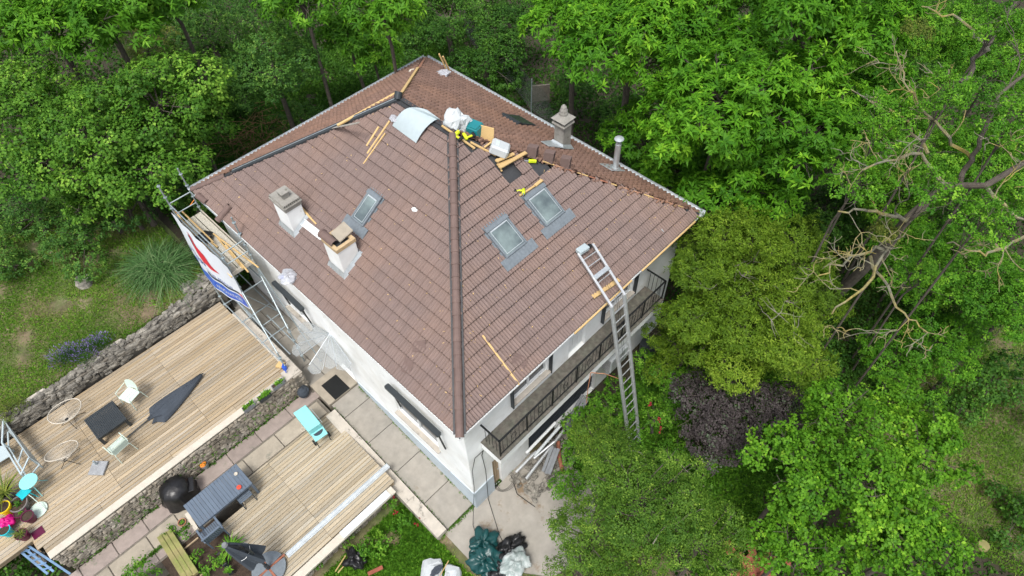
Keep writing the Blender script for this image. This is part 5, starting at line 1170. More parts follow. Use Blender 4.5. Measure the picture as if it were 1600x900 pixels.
# covered round barbecue
T = thing('covered_barbecue', 'round barbecue under a loose black cover between the table and the rubble wall', 'barbecue', at(284, 775, .87)); c = WLOC[T]; mb = MB(); n = 28; vs = []
prof = [(.56, .03), (.50, .25), (.46, .45), (.45, .58), (.40, .70), (.28, .79), (.12, .83), (.01, .84)]
for r, z in prof:
    for t in np.arange(n) * 2 * math.pi / n: k_ = 1 + .07 * math.sin(t * 7 + z * 3) * (1.1 - z) + .04 * math.sin(t * 11); vs.append(c + V(r * k_ * math.cos(t) * 1.0, r * k_ * math.sin(t), z))
mb.add(vs, [(i * n + j, i * n + (j + 1) % n, (i + 1) * n + (j + 1) % n, (i + 1) * n + j) for i in range(len(prof) - 1) for j in range(n)]); mb.build('cover', M['bagb'], T, smooth=True)
mb = MB(); d_ = nrm(V(1, -.45, 0)); mb.obox(c + d_ * .42 + V(0, 0, .52), d_ * .16, np.cross(d_, (0, 0, 1)) * .25, V(0, 0, .03), bev=.02); mb.build('side_shelf_cover', M['bagb'], T)
T = thing('tin_of_flowers', 'orange flower tin standing on the pink paving beside the rubble wall', 'flower pot', at(322, 729, .87)); mb = MB(); mb.lathe([(.10, 0), (.13, .22), (.12, .22), (.11, .18)], WLOC[T], 18); mb.build('pot', M['granite'], T)
mb = MB(); crumple(mb, WLOC[T] + V(-.02, 0, .20), (.24, .24, .14), 61, .2); mb.build('pumpkin', M['orange'], T)
# turquoise pizza oven trolley
T = thing('cooker_trolley', 'turquoise drinks cooler trolley with a dark half round window near the door step', 'trolley', at(490, 675, LZ))
c, u, v = quadbox([(457, 645), (478, 632), (500, 661), (482, 674)], LZ + .92, 0); Zv = V(0, 0, 1); u1, v1 = nrm(u), nrm(v)
mb = MB(); mb.obox(c - Zv * .03, u / 2, v / 2, Zv * .03, bev=.02); mb.build('lid', M['turq'], T)
mb = MB(); mb.obox(c - Zv * .24, u / 2 * .96, v / 2 * .96, Zv * .17, bev=.02); mb.build('tub', M['turq'], T)
c2, uu, vv2 = quadbox([(483, 675), (502, 662), (512, 677), (493, 690)], LZ + .62, 0); mb = MB(); mb.obox(c2 - Zv * .02, uu / 2, vv2 / 2, Zv * .02, bev=.01); mb.build('shelf', M['turq'], T)
mb = MB(); u2 = nrm(uu); v2 = nrm(vv2); r_ = .17; mb.slab([c2 - v2 * .04 + Zv * .003 + (u2 * math.cos(t) + v2 * math.sin(t) * .8) * r_ for t in np.linspace(0, math.pi, 14)], (0, 0, 1), .012); mb.build('window', M['fabric'], T)
mb = MB(); mb.obox(c2 - v2 * .14 + Zv * .004, u2 * .17, v2 * .02, Zv * .006); mb.build('slot', M['black'], T)
for (px, py) in ((462, 648), (480, 636), (494, 690), (512, 678)):
    p = at(px, py, LZ + .5); mb = MB(); mb.tube(p, V(p[0], p[1], LZ + .05), .015, n=6); mb.build('leg', M['darkgrey'], T)
for (px, py) in ((491, 692), (514, 678)):
    p = at(px, py, LZ + .1); mb = MB(); n_ = nrm(uu) * .025; mb.tube(p - n_, p + n_, .10, n=16); mb.build('wheel', M['black'], T)
mb = MB(); mb.path([c - u / 2 - u1 * .05 + v1 * .1 + (u1 * -math.cos(t) * .08 + v1 * math.sin(t) * .08) - Zv * .3 for t in np.linspace(0, 6.28, 14)[:-1]], .008, 5, closed=True); mb.build('ring', M['coping'], T)
mb = MB(); mb.tube(c + u / 2 + u1 * .06 - v / 2 * .6 - Zv * .1, c + u / 2 + u1 * .06 + v / 2 * .9 - Zv * .1, .010, n=6); mb.build('handle', M['zinc'], T)
# cantilever parasol folded upright over its cross foot and round slabs
T = thing('cantilever_parasol', 'grey folded cantilever parasol on a cross foot weighted with round slabs at the bottom border', 'parasol', at(422, 893, LZ)); o = WLOC[T]; ct = at(421, 889, LZ + .05)
for k in range(4):
    t = k * math.pi / 2 + .0; mb = MB(); pts = [ct + V(.03 * math.cos(t + .78), .03 * math.sin(t + .78), 0)] + [ct + V(math.cos(q) * .50, math.sin(q) * .50, 0) for q in np.linspace(t + .12, t + 1.45, 9)]
    mb.slab(pts, (0, 0, 1), .07); mb.build('weight_slab', M['lead'], T)
for t in (0, math.pi / 2): mb = MB(); mb.beam(ct - V(math.cos(t), math.sin(t), 0) * .55 + V(0, 0, .05), ct + V(math.cos(t), math.sin(t), 0) * .55 + V(0, 0, .05), .06, .045); mb.build('foot', M['rust'], T)
top = at(364, 842, LZ + 2.25); bas = ct + V(0, 0, .1); mb = MB(); mb.tube(bas, V(bas[0], bas[1], LZ + 1.9), .035, n=10); mb.tube(bas, bas + V(0, 0, .25), .06, n=12); mb.build('pole', M['darkgrey'], T)
pb_ = V(bas[0], bas[1], LZ + 1.05) + V(-.02, .1, 0); tt = V(bas[0] - .35, bas[1] + .35, LZ + 2.3); d = tt - pb_; sd = nrm(np.cross(d, (0.3, 1, 0))); s2 = nrm(np.cross(sd, d)); vs = []; n = 22; K = 8
for i in range(K + 1):
    t = i / K; R_ = .25 * (1 - t) ** .7 + .05
    for j in range(n): a_ = 2 * math.pi * j / n; r = R_ * (1 + .32 * math.sin(a_ * 5)); vs.append(pb_ + d * t + sd * r * math.cos(a_) + s2 * r * math.sin(a_))
mb = MB(); mb.add(vs, [(i * n + j, i * n + (j + 1) % n, (i + 1) * n + (j + 1) % n, (i + 1) * n + j) for i in range(K) for j in range(n)] + [tuple(range(n)), tuple(range(K * n, K * n + n))]); mb.build('canopy', M['fabric'], T)
mb = MB(); mb.beam(V(bas[0], bas[1], LZ + 1.9), tt, .06, .06); mb.beam(V(bas[0], bas[1], LZ + 1.2), V(bas[0], bas[1], LZ + 1.9) + (tt - pb_) * .3, .04, .04); mb.build('arm', M['black'], T)
mb = MB(); mb.path([pb_ + d * .45 + (sd * math.cos(t) + s2 * math.sin(t)) * .24 for t in np.linspace(0, 6.28, 16)[:-1]], .008, 4, closed=True); mb.build('tie', M['white'], T)
mb = MB(); mb.lathe([(.07, 0), (.09, .03), (.06, .1)], tt, 12); mb.build('cap', M['gfabric'], T)
pot(362, 856, .17, .25, 'white', 'white pot with a leafy shrub beside the folded cantilever parasol', 'weed', 70, .42, .03, z=LZ, droop=.6)
planter([(338, 866), (344, 862), (354, 880), (348, 885)], LZ + .2, .2, 'darkgrey', 'dark planter box at the edge of the lower terrace next to the vegetable bed', group=None)
planter([(352, 888), (358, 884), (362, 892), (356, 897)], LZ + .2, .2, 'darkgrey', 'small dark planter box nearest the bottom border', group=None)
# vegetable bed with sleepers
mb = MB(); mb.prism([(-7.6, 5.8), (-5.78, 5.8), (-5.78, 2.0), (-7.6, 2.0)], .1, .80); mb2 = mb
tag(mb.build('soil_bed', M['soil']), kind='structure')
for k in range(3):
    p, q = at(250 + k * 7, 838 - k * 4, .98), at(291 + k * 8, 905 - k * 4, .98); stick(p, q, .16, .12, 'green_wood', ('leftmost', 'middle', 'rightmost')[k] + ' of three yellowish mossy sleepers laid side by side by the vegetable bed', 'sleeper', 'wooden sleepers', name='sleeper')
stick(at(292, 802, .95), at(308, 828, .95), .12, .1, 'coping', 'pale timber edging between the armchair and the vegetable bed', 'timber', name='timber')
for (a_, b_) in (((283, 862), (310, 840)), ((313, 900), (328, 888))): mb = MB(); mb.beam(at(*a_, .86), at(*b_, .86), .04, .05); base2(mb, 'bed_divider', 'oldwood', 'thin board dividing the vegetable bed at ' + ('its middle' if a_[0] < 300 else 'its near end'), 'board')
pot(284, 816, .12, .14, 'terracotta', 'small terracotta pot on the soil of the vegetable bed', 'weed', 14, .1, .02, z=.8)
# ------------------------------------------------------------------ trees and other plants
def leafquads(P, D, N, L_, W_, fold=.25):
    """one folded rhombus per leaf: base, side, tip, side"""
    D = D / (np.linalg.norm(D, axis=1, keepdims=True) + 1e-9)
    S = np.cross(D, N); S /= (np.linalg.norm(S, axis=1, keepdims=True) + 1e-9); U = np.cross(S, D)
    L_ = L_[:, None]; W_ = W_[:, None]; m = P + D * L_ * .45 + U * W_ * fold
    return np.stack([P, m + S * W_ * .5, P + D * L_ - U * L_ * .12, m - S * W_ * .5], 1).reshape(-1, 3)
KIND = {  # leaves per cluster, length, width, spread, clusters per square metre, droop, wood
 'chestnut': (9, .235, .075, .3, 27, .2, 'bark'), 'chestnut_b': (9, .26, .085, .3, 22, .5, 'bark'), 'hazel': (5, .12, .10, 1.2, 46, .3, 'bark'),
 'holm': (6, .085, .06, 1.1, 70, .3, 'bark'), 'robinia': (14, .075, .042, 1.6, 40, .2, 'bark'), 'maple': (7, .095, .08, 1.2, 62, .15, 'bark'),
 'birch': (8, .055, .038, 2.2, 105, .6, 'bark'), 'thuja': (8, .105, .03, .9, 100, -.2, 'bark'), 'plum': (6, .085, .055, 1.2, 75, .2, 'bark'),
 'ivy': (5, .10, .09, 1.4, 60, .1, 'bark'), 'bamboo': (7, .15, .022, 1.3, 60, .5, 'bark'), 'weed': (6, .08, .05, 1.2, 80, .1, 'bark')}
def crown(c, r, kind, seed, nl=14, lr=.42, dens=1.0, low=-.35, gaps=.25):
    """leaf quads of a crown made of uneven leafy lobes; returns verts, v and the lobe centres"""
    g = np.random.default_rng(seed); c = np.asarray(c, float); r = np.asarray(r, float)
    n, L_, W_, spr, cd_, droop, _ = KIND[kind]; lob = []
    i = 0
    while len(lob) < nl and i < 4000:
        i += 1; d = nrm(g.normal(0, 1, 3))
        if d[2] < low: continue
        p = c + d * r * g.uniform(.45, .95); q = lr * r.mean() * g.uniform(.55, 1.45)
        if all(np.linalg.norm(p - a) > .55 * (q + b) * .9 for a, b in lob): lob.append((p, q))
    lob.append((c + V(0, 0, .1) * r, lr * r.mean() * 1.5))
    CP, CA, CL = [], [], []
    ls = np.array([a for a, _ in lob]); lq = np.array([b for _, b in lob])
    for k, (p, q) in enumerate(lob):
        m = int(cd_ * dens * 4 * math.pi * q * q * .62); d = g.normal(0, 1, (m, 3)); d /= np.linalg.norm(d, axis=1, keepdims=True)
        d = d[d[:, 2] > -.55]
        nz = 1 + .16 * np.sin(d[:, 0] * 5 + k) * np.sin(d[:, 1] * 6 + 2 * k) + .1 * np.sin(d[:, 2] * 11 + k * 3)
        pos = p + d * (q * nz * g.uniform(.72, 1.08, len(d)))[:, None] * V(1, 1, .72)
        dist = np.linalg.norm((pos[:, None] - ls[None]) / V(1, 1, .72), axis=2) / lq[None]; dist[:, k] = 9
        ok = dist.min(1) > .72
        hole = np.sin(pos[:, 0] * 2.3 + k) * np.sin(pos[:, 1] * 2.1 + k * 2) * np.sin(pos[:, 2] * 2.7) > (.62 - gaps)
        ok &= ~hole; CP.append(pos[ok]); CA.append(d[ok]); CL.append(np.full(int(ok.sum()), g.normal(0, .11)))
    CP = np.vstack(CP); CA = np.vstack(CA); CA = CA * .7 + V(0, 0, .65); CA /= np.linalg.norm(CA, axis=1, keepdims=True)
    K = len(CP); a1 = np.cross(CA, V(.3, .9, .1)); a1 /= np.linalg.norm(a1, axis=1, keepdims=True); a2 = np.cross(CA, a1)
    ph = (np.arange(n)[None] * 2 * math.pi / n + g.uniform(0, 6.28, (K, 1)) + g.normal(0, .25, (K, n)))
    el = g.uniform(-.1, .75, (K, n)) - droop * .6
    D = (a1[:, None] * np.cos(ph)[..., None] + a2[:, None] * np.sin(ph)[..., None]) * np.cos(el)[..., None] + CA[:, None] * np.sin(el)[..., None]
    P = CP[:, None] + g.normal(0, 1, (K, n, 3)) * L_ * .35 * spr; N_ = CA[:, None] + g.normal(0, .22, (K, n, 3))
    Ls = L_ * g.uniform(.65, 1.2, (K, n)) * g.uniform(.7, 1.2, (K, 1)); Ws = W_ * g.uniform(.75, 1.2, (K, n))
    cv = np.clip(g.normal(.42, .17, K) + .16 * np.sin(CP[:, 0] * .9 + seed) * np.sin(CP[:, 1] * 1.1) + np.concatenate(CL), 0, 1)
    v = np.clip(cv[:, None] + g.normal(0, .14, (K, n)), 0, 1)
    young = g.random(K) < .10; v[young] = np.clip(v[young] + .3, 0, 1)
    vs = leafquads(P.reshape(-1, 3), D.reshape(-1, 3), N_.reshape(-1, 3), Ls.ravel(), Ws.ravel())
    return vs, v.ravel(), lob
def quads_of(vs): return np.arange(len(vs), dtype=np.int32).reshape(-1, 4)
LEAVES = 0
def tree(kind, name, label, cat, px, py, z, rpx, rz=.85, group=None, seed=None, nl=14, lr=.42, dens=1.0, wood=True, low=-.35, gaps=.25, sx=1.0, trunk=None, cpart='crown'):
    global LEAVES
    c = at(px, py, z); R_ = rpx * depth(c) / FPX; seed = seed or int(px * 3 + py * 7); g = np.random.default_rng(seed)
    gz = float(ground(c[0], c[1])); T = thing(name, label, cat, V(c[0], c[1], gz), group)
    vs, v, lob = crown(c, V(R_ * sx, R_ / sx, R_ * rz), kind, seed, nl, lr, dens, low, gaps); LEAVES += len(vs) // 4
    if wood:
        t = MB(); tr = trunk or max(.06, R_ * .06); base_ = V(c[0] + g.normal(0, .1), c[1] + g.normal(0, .1), gz - .1)
        mid = base_ * .15 + c * .85 + V(g.normal(0, .15), g.normal(0, .15), 0); topp = c + V(0, 0, R_ * rz * .1)
        t.path([base_, base_ + (mid - base_) * .12, mid, topp], [tr * 1.35, tr, tr * .8, tr * .45], 9); t.build('trunk', M[KIND[kind][6]], T)
        l = MB()
        for p, q in lob[:-1]:
            s = mid + (topp - mid) * g.uniform(.2, 1); m1 = s + (p - s) * .5 + g.normal(0, .12, 3) * R_ * .3
            l.path([s, m1, p, p + nrm(p - c) * q * .55], [tr * .3, tr * .2, tr * .1, tr * .03], 5)
            for _ in range(3): e_ = p + nrm(g.normal(0, 1, 3)) * q * .8; l.tube(p + (m1 - p) * .1, e_, tr * .10, .006, n=4)
        l.build('limbs', M[KIND[kind][6]], T)
    fastmesh(cpart, vs, quads_of(vs), LM[kind], T, v=v)
    return T, c, R_
def bush(kind, label, px, py, z, rpx, rz=.8, name='shrub', cat='shrub', group=None, **k):
    k.setdefault('nl', 8); return tree(kind, name, label, cat, px, py, z, rpx, rz, group, cpart='foliage', **k)
G1 = 'bright broadleaf trees right of the house'
CH = [(900, 20, 8.0, 85, 'bright tree reaching the top border left of its row, nearest the wire fence'), (985, 85, 8.0, 115, 'large bright tree overhanging the ground behind the stone chimney'), (1095, 20, 9, 110, 'bright tree at the top border above the middle of the row'),
      (1130, 160, 8.5, 125, 'broad bright tree in the middle of the row right of the flue pipe'), (1250, 60, 9.5, 115, 'tall bright tree at the top border with drooping leaf rosettes'), (1340, 20, 9.0, 85, 'rightmost bright tree at the top border beside the leafless boughs'),
      (1260, 210, 8, 120, 'bright tree right of the middle whose lower edge meets the yellow green conifer'), (1150, 300, 6, 85, 'lower bright tree just beyond the right corner of the roof'), (1010, 230, 4.5, 80, 'shaded lower tree directly behind the flue pipe'), (1340, 150, 7, 85, 'bright tree in the second row beside the lichen covered boughs'),
      (1060, 260, 5, 70, 'small shaded tree between the flue pipe and the right roof corner')]
for i, (px, py, z, r, l_) in enumerate(CH): tree('chestnut', 'chestnut_tree', l_, 'tree', px, py, z, r, .8, G1, dens=1.0, nl=18, lr=.34)
G2 = 'bright broadleaf trees at the top left'
for px, py, z, r, l_ in [(60, 25, 8.5, 95, 'bright tree in the top left corner'), (165, 35, 8.8, 90, 'bright tree at the top left with hanging leaf tufts, right of the corner one'), (260, 10, 8.5, 60, 'smaller bright tree at the top border above the bamboo'), (470, 5, 8.5, 60, 'bright tree at the top border above the dark round tree'),
                     (600, 30, 8.5, 60, 'bright tree at the top border left of the roof peak'), (545, 50, 6, 50, 'darker tree tucked behind the bright ones left of the roof peak'), (590, 85, 5.5, 34, 'small hanging tree just above the roof peak')]:
    tree('chestnut_b', 'broadleaf_tree', l_, 'tree', px, py, z, r, .8, G2, nl=14, lr=.36)
G3 = 'hazel trees left of the house'
for px, py, z, r, l_ in [(250, 165, 7, 92, 'large hazel with pale round leaves behind the scaffold poles'), (150, 215, 7, 85, 'hazel with bright leaves in the middle of the left wood'), (60, 160, 7, 80, 'hazel at the left border below the bright corner tree'), (235, 265, 6, 75, 'lower hazel directly left of the scaffold tops'),
                     (70, 260, 6, 75, 'lower hazel at the left border above the dark shrubs'), (310, 200, 5.5, 62, 'hazel nearest the left roof corner'), (150, 310, 4.5, 60, 'lowest hazel above the rough lawn')]:
    tree('hazel', 'hazel_tree', l_, 'tree', px, py, z, r, .8, G3, nl=18, lr=.33)
tree('holm', 'round_tree', 'dense dark green round tree at the top left of the roof', 'tree', 428, 105, 6, 74, .9, nl=14, lr=.4)
tree('holm', 'dark_conifer', 'dark brownish conifer in the gap between the bamboo and the round tree', 'tree', 335, 60, 4.5, 85, .7, nl=12, gaps=.4, dens=.8)
tree('bamboo', 'bamboo_clump', 'yellow green bamboo clump behind the hazels', 'bamboo', 232, 85, 5, 52, .9, nl=9)
for px, py, z, r, l_ in [(135, 365, 3.4, 62, 'dark feathery shrub left of the ornamental grass'), (205, 330, 3.6, 60, 'dark shrub directly behind the ornamental grass'), (50, 345, 3.4, 60, 'dark shrub at the left border above the rough lawn'), (290, 300, 3.6, 48, 'dark shrub below the scaffold tops'),
                        (330, 150, 3.6, 50, 'ivy covered shrub left of the round tree'), (470, 190, 2.6, 40, 'low shrub at the foot of the round tree'), (15, 420, 3.0, 40, 'low shrub at the left edge of the rough lawn')]:
    bush('holm', l_, px, py, z, r, .7, group='dark shrubs in the left wood', gaps=.3)
for px, py, z, r, l_ in [(700, 30, 3.2, 70, 'ivy covered mound at the top border right of the roof peak'), (760, 100, 2.6, 55, 'ivy mound between the roof peak and the wire fence'), (800, 40, 3.5, 60, 'dark ivy mound behind the wire fence'), (650, 60, 4, 48, 'dark ivy mound right above the roof peak'), (540, 130, 1.9, 30, 'low ivy mound beyond the far left slope'),
                        (900, 150, 1.6, 50, 'dark ivy mound behind the stone chimney'), (960, 190, 1.5, 50, 'dark ivy mound between the stone chimney and the flue pipe')]:
    bush('ivy', l_, px, py, z, r, .55, name='ivy_mound', cat='ivy', group='ivy mounds behind the house')
T, c, R_ = tree('thuja', 'golden_conifer', 'broad yellow green conifer right of the balcony with dead twigs on top', 'conifer', 1175, 474, 4.9, 136, .95, nl=60, lr=.21, dens=1.35, gaps=.0, trunk=.08)
g = np.random.default_rng(5); mb = MB()
for k, (px, py) in enumerate(((1158, 430), (1165, 425), (1150, 415), (1215, 490), (1205, 500), (1225, 470), (1185, 400), (1240, 520), (1100, 450))):
    o = at(px, py, 6.3)
    for j in range(4):
        t = g.uniform(0, 6.28); p = [o]; d = V(math.cos(t), math.sin(t), .12)
        for i in range(6): d = nrm(d + g.normal(0, .25, 3) * V(1, 1, .4)); p.append(p[-1] + d * g.uniform(.06, .17))
        mb.path(p, [.011, .010, .008, .007, .005, .004, .002], 4)
mb.build('dead_twigs', M['twig'], T)
tree('thuja', 'golden_conifer', 'low dark green conifer between the balcony end and the broad conifer', 'conifer', 1055, 540, 1.9, 52, .9, nl=10, dens=1.1)
for px, py, z, r, l_ in [(1100, 640, 3.0, 66, 'dark purple leaved shrub directly below the broad conifer'), (1195, 640, 3.0, 62, 'dark purple leaved shrub next to the bright maple'), (1130, 685, 2.8, 50, 'dark purple leaved shrub lowest of three beside the birch')]:
    bush('plum', l_, px, py, z, r, .7, name='purple_plum', cat='tree', group='purple leaved shrubs', nl=12)
for px, py, z, r, l_ in [(1000, 780, 4.2, 105, 'feathery birch hiding the foot of the ladder hoist'), (930, 830, 3.4, 68, 'feathery birch overhanging the right edge of the yard'), (1090, 850, 3.8, 90, 'feathery birch at the bottom border beside the maple'), (905, 890, 2.6, 48, 'low feathery birch at the bottom border beside the yard'), (985, 900, 3.2, 62, 'feathery birch at the bottom border below the largest one'), (935, 700, 2.0, 55, 'small feathery birch between the pipe pile and the ladder foot')]:
    tree('birch', 'birch_tree', l_, 'tree', px, py, z, r, .8, 'birches right of the yard', nl=22, lr=.32, dens=1.0)
for px, py, z, r, l_ in [(1310, 655, 5.0, 62, 'maple top nearest the broad conifer'), (1240, 730, 5.0, 70, 'bright maple next to the birches and the purple shrubs'), (1340, 760, 5.5, 90, 'largest bright maple in the lower right wood'), (1440, 710, 4.5, 72, 'bright maple beside the grassy slope at the right'), (1420, 850, 4.2, 95, 'bright maple at the bottom border near the pale stump'), (1250, 850, 4.2, 72, 'bright maple above the red tile heap'), (1400, 640, 4, 45, 'small maple above the largest one')]:
    tree('maple', 'maple_tree', l_, 'tree', px, py, z, r, .8, 'bright maples in the lower right wood', nl=20, lr=.32)
for px, py, z, r, l_ in [(1450, 60, 8, 85, 'robinia at the top border below the leafless boughs'), (1560, 90, 8, 85, 'robinia in the top right corner'), (1430, 230, 6.5, 80, 'robinia in the middle of the leafless boughs'), (1545, 270, 6, 90, 'robinia at the right border under the thickest bough'), (1420, 410, 4.0, 70, 'robinia between the broad conifer and the thick bough'),
                     (1500, 420, 5.0, 85, 'robinia right of the lowest lichen covered boughs'), (1580, 480, 5, 80, 'robinia at the right border halfway down'), (1400, 560, 2.5, 60, 'robinia just right of the broad conifer'), (1470, 540, 3.2, 60, 'low robinia at the top of the grassy slope'), (1400, 310, 4, 70, 'shaded robinia behind the lichen covered boughs')]:
    tree('robinia', 'robinia_tree', l_, 'tree', px, py, z, r, .75, 'robinias in the right wood', nl=20, lr=.36, gaps=.12, dens=1.2, trunk=.06)
for px, py, z, r, l_ in [(1560, 600, .8, 60, 'dark shrub at the right border above the grassy slope'), (1595, 800, .4, 50, 'dark shrub at the right border beside the pale stump'), (1500, 640, .6, 40, 'low shrub in the grassy slope'), (1340, 600, 1.0, 40, 'shaded shrub between the conifer and the maples'), (1580, 250, 2, 80, 'shaded shrub under the robinias at the right border'), (1430, 480, 1.2, 60, 'shaded shrub under the lowest lichen covered boughs'), (1180, 250, 1.5, 80, 'shaded shrub under the bright row of trees'),
                        (1300, 330, 1.5, 80, 'shaded shrub between the bright row and the lichen covered boughs'), (1060, 400, .8, 36, 'dark shrub under the right corner of the eaves'), (1400, 100, 2, 90, 'shaded shrub at the top right below the trees'), (1350, 350, 2, 80, 'shaded shrub at the foot of the bare boughs, the highest in the picture'), (1400, 440, 1.6, 75, 'shaded shrub right of the broad conifer'), (1330, 530, 1.2, 55, 'shaded shrub between the broad conifer and the small maple'), (1490, 500, 1.5, 75, 'shaded shrub above the grassy slope'), (1480, 330, 2, 90, 'shaded shrub below the forked thick bough')]:
    bush('ivy', l_, px, py, z, r, .6, group='dark shrubs in the right wood')
bush('weed', 'leafy shrub with orange and red flowers between the pipe pile and the ladder', 960, 640, 1.2, 40, .7)
bush('weed', 'small shrub with red flowers right of the ladder foot', 1030, 650, 1.0, 34, .7)
for px, py, z, r, l_ in [(918, 655, 1.3, 34, 'leafy shrub just right of the dark gutter channels'), (905, 705, 1.0, 34, 'leafy shrub beside the rusty pipe'), (985, 725, 1.6, 40, 'leafy shrub in front of the ladder foot'), (1045, 600, 1.4, 38, 'leafy shrub between the ladder and the purple shrubs'), (1062, 720, 1.6, 40, 'leafy shrub under the lowest purple shrub'), (1010, 575, .9, 28, 'leafy shrub below the dark water butt'), (890, 760, .8, 30, 'leafy shrub at the right edge of the yard')]:
    bush('weed', l_, px, py, z, r, .7, group='leafy shrubs around the ladder foot')
for px, py, z, r, l_ in [(1345, 285, 10.0, 55, 'robinia crown partly hiding the upper bare boughs'), (1450, 300, 10.6, 48, 'robinia crown hanging around the thick bough'), (1530, 350, 10.0, 55, 'robinia crown right below the thick bough'), (1475, 150, 11.5, 60, 'highest robinia crown at the top right'), (1580, 190, 11.5, 55, 'robinia crown at the right border around the upper boughs'), (1375, 195, 11, 55, 'robinia crown between the bright row and the bare boughs'), (1560, 40, 12, 60, 'robinia crown touching the top right corner'), (1440, 440, 6.5, 60, 'robinia crown below the lowest bare boughs')]:
    tree('robinia', 'robinia_tree', l_, 'tree', px, py, z, r, .6, 'robinias in the right wood', nl=12, lr=.36, gaps=.38, dens=.9, trunk=.035)
bush('bamboo', 'bushy yellow green shrub at the left end of the terrace', 14, 640, 2.6, 26, .7, nl=6)
for px, py, z, r, l_ in [(20, 888, 1.0, 40, 'dense dark ivy at the bottom left corner'), (75, 885, .5, 25, 'dark ivy under the blue railing frame'), (225, 890, 1.1, 24, 'bushy herb clump at the bottom border left of the sleepers'), (265, 830, 1.0, 10, 'small round herb clump in the vegetable bed, nearest the terracotta pot'), (290, 835, 1.0, 8, 'tiny herb clump in the middle of the vegetable bed'), (305, 870, 1.0, 10, 'grassy clump in the vegetable bed'), (330, 885, 1.0, 15, 'bright leafy clump at the bottom end of the vegetable bed'), (490, 880, .4, 14, 'dark clump against the front of the lower terrace')]:
    bush('weed' if px > 80 else 'ivy', l_, px, py, z, r, .7, wood=False, nl=6, group='low plants')
# leafless boughs with yellow lichen crossing the right wood
T = thing('lichen_covered_tree', 'half dead tree with bare crooked boughs yellow with lichen across the right wood', 'tree', V(*at(1290, 470, .0)[:2], .0)); g = np.random.default_rng(77)
def bough(mb, pts, r0, r1, kids, lvl=0):
    P = [at(*p) for p in pts]; Q = []
    for i in range(len(P) - 1):
        for k in range(5): t = k / 5; Q.append(P[i] * (1 - t) + P[i + 1] * t + g.normal(0, .045, 3) * (k > 0))
    Q.append(P[-1]); R_ = np.linspace(r0, r1, len(Q)); mb.path(Q, R_, 8 if r0 > .05 else 5)
    for _ in range(max(2, kids - 3)):
        i = g.integers(2, len(Q) - 1); twig(mb, Q[i], nrm(Q[i] - Q[i - 1]) + g.normal(0, .7, 3), R_[i] * .4, g.uniform(.9, 2.0), 2)
def twig(mb, o, d, r, L_, lvl):
    n = 8; d = nrm(d); p = [o]; 
    for i in range(n): d = nrm(d + g.normal(0, .28, 3) + V(0, 0, .04)); p.append(p[-1] + d * L_ / n)
    r = min(max(r, .010), .022); mb.path(p, np.linspace(r, .006, n + 1), 5)
    if lvl:
        for _ in range(3): i = g.integers(2, n); twig(mb, p[i], nrm(p[i] - p[i - 1]) + g.normal(0, .8, 3), r * .6, L_ * .45, lvl - 1)
mb = MB(); P = [at(1285, 480, 3), at(1350, 420, 6.0), at(1420, 340, 8.6), at(1478, 290, 9.6), at(1540, 290, 10.0), at(1640, 230, 10.5)]; mb.path([V(P[0][0], P[0][1], -.5)] + P, [.24, .19, .15, .12, .10, .08, .06], 10); mb.build('trunk', M['bark'], T)
mb = MB()
bough(mb, [(1500, 285, 9.7), (1530, 230, 10.5), (1560, 150, 11.3), (1640, 90, 12)], .07, .03, 5); bough(mb, [(1500, 130, 10.5), (1545, 70, 11), (1590, 0, 11.5)], .07, .03, 5)
mb.build('bough', M['bark'], T); mb = MB()
bough(mb, [(1420, 345, 8.6), (1370, 330, 9.3), (1310, 330, 9.8)], .06, .02, 6); bough(mb, [(1400, 370, 8), (1350, 450, 8.5), (1300, 490, 8.8)], .05, .02, 6); bough(mb, [(1480, 290, 9.6), (1440, 240, 10.4), (1350, 265, 11)], .06, .02, 7)
bough(mb, [(1450, 240, 10), (1420, 190, 10.5), (1330, 140, 11)], .045, .015, 6); bough(mb, [(1540, 290, 10), (1590, 340, 9.5), (1640, 350, 9)], .05, .02, 6); bough(mb, [(1380, 390, 8.2), (1330, 400, 8.8), (1280, 430, 9.2)], .045, .015, 6)
bough(mb, [(1520, 250, 10), (1470, 200, 10.8), (1420, 140, 11.2), (1400, 80, 11.5)], .05, .015, 8); bough(mb, [(1560, 180, 11), (1600, 220, 11), (1650, 240, 11)], .05, .02, 4); bough(mb, [(1360, 400, 7.5), (1400, 480, 7.5), (1450, 520, 7.5)], .045, .015, 6)
bough(mb, [(1600, 370, 8), (1540, 400, 8), (1480, 380, 8.5)], .045, .015, 6); bough(mb, [(1545, 80, 11), (1500, 30, 11.4), (1440, 10, 11.6)], .045, .015, 5)
mb.build('lichen_twigs', M['lichen'], T)
for i, (px, py, z) in enumerate(((1435, 45, 10.5), (1377, 365, 8.5))): 
    vs, v, _ = crown(at(px, py, z), V(.42, .42, .38), 'birch', 300 + i, 5, .5, 1.3); tag(fastmesh('mistletoe', vs, quads_of(vs), LM['bamboo'], None, at(px, py, z), v=v), ('upper' if i == 0 else 'lower') + ' round mistletoe ball hanging in the bare boughs', 'mistletoe', 'mistletoe balls')
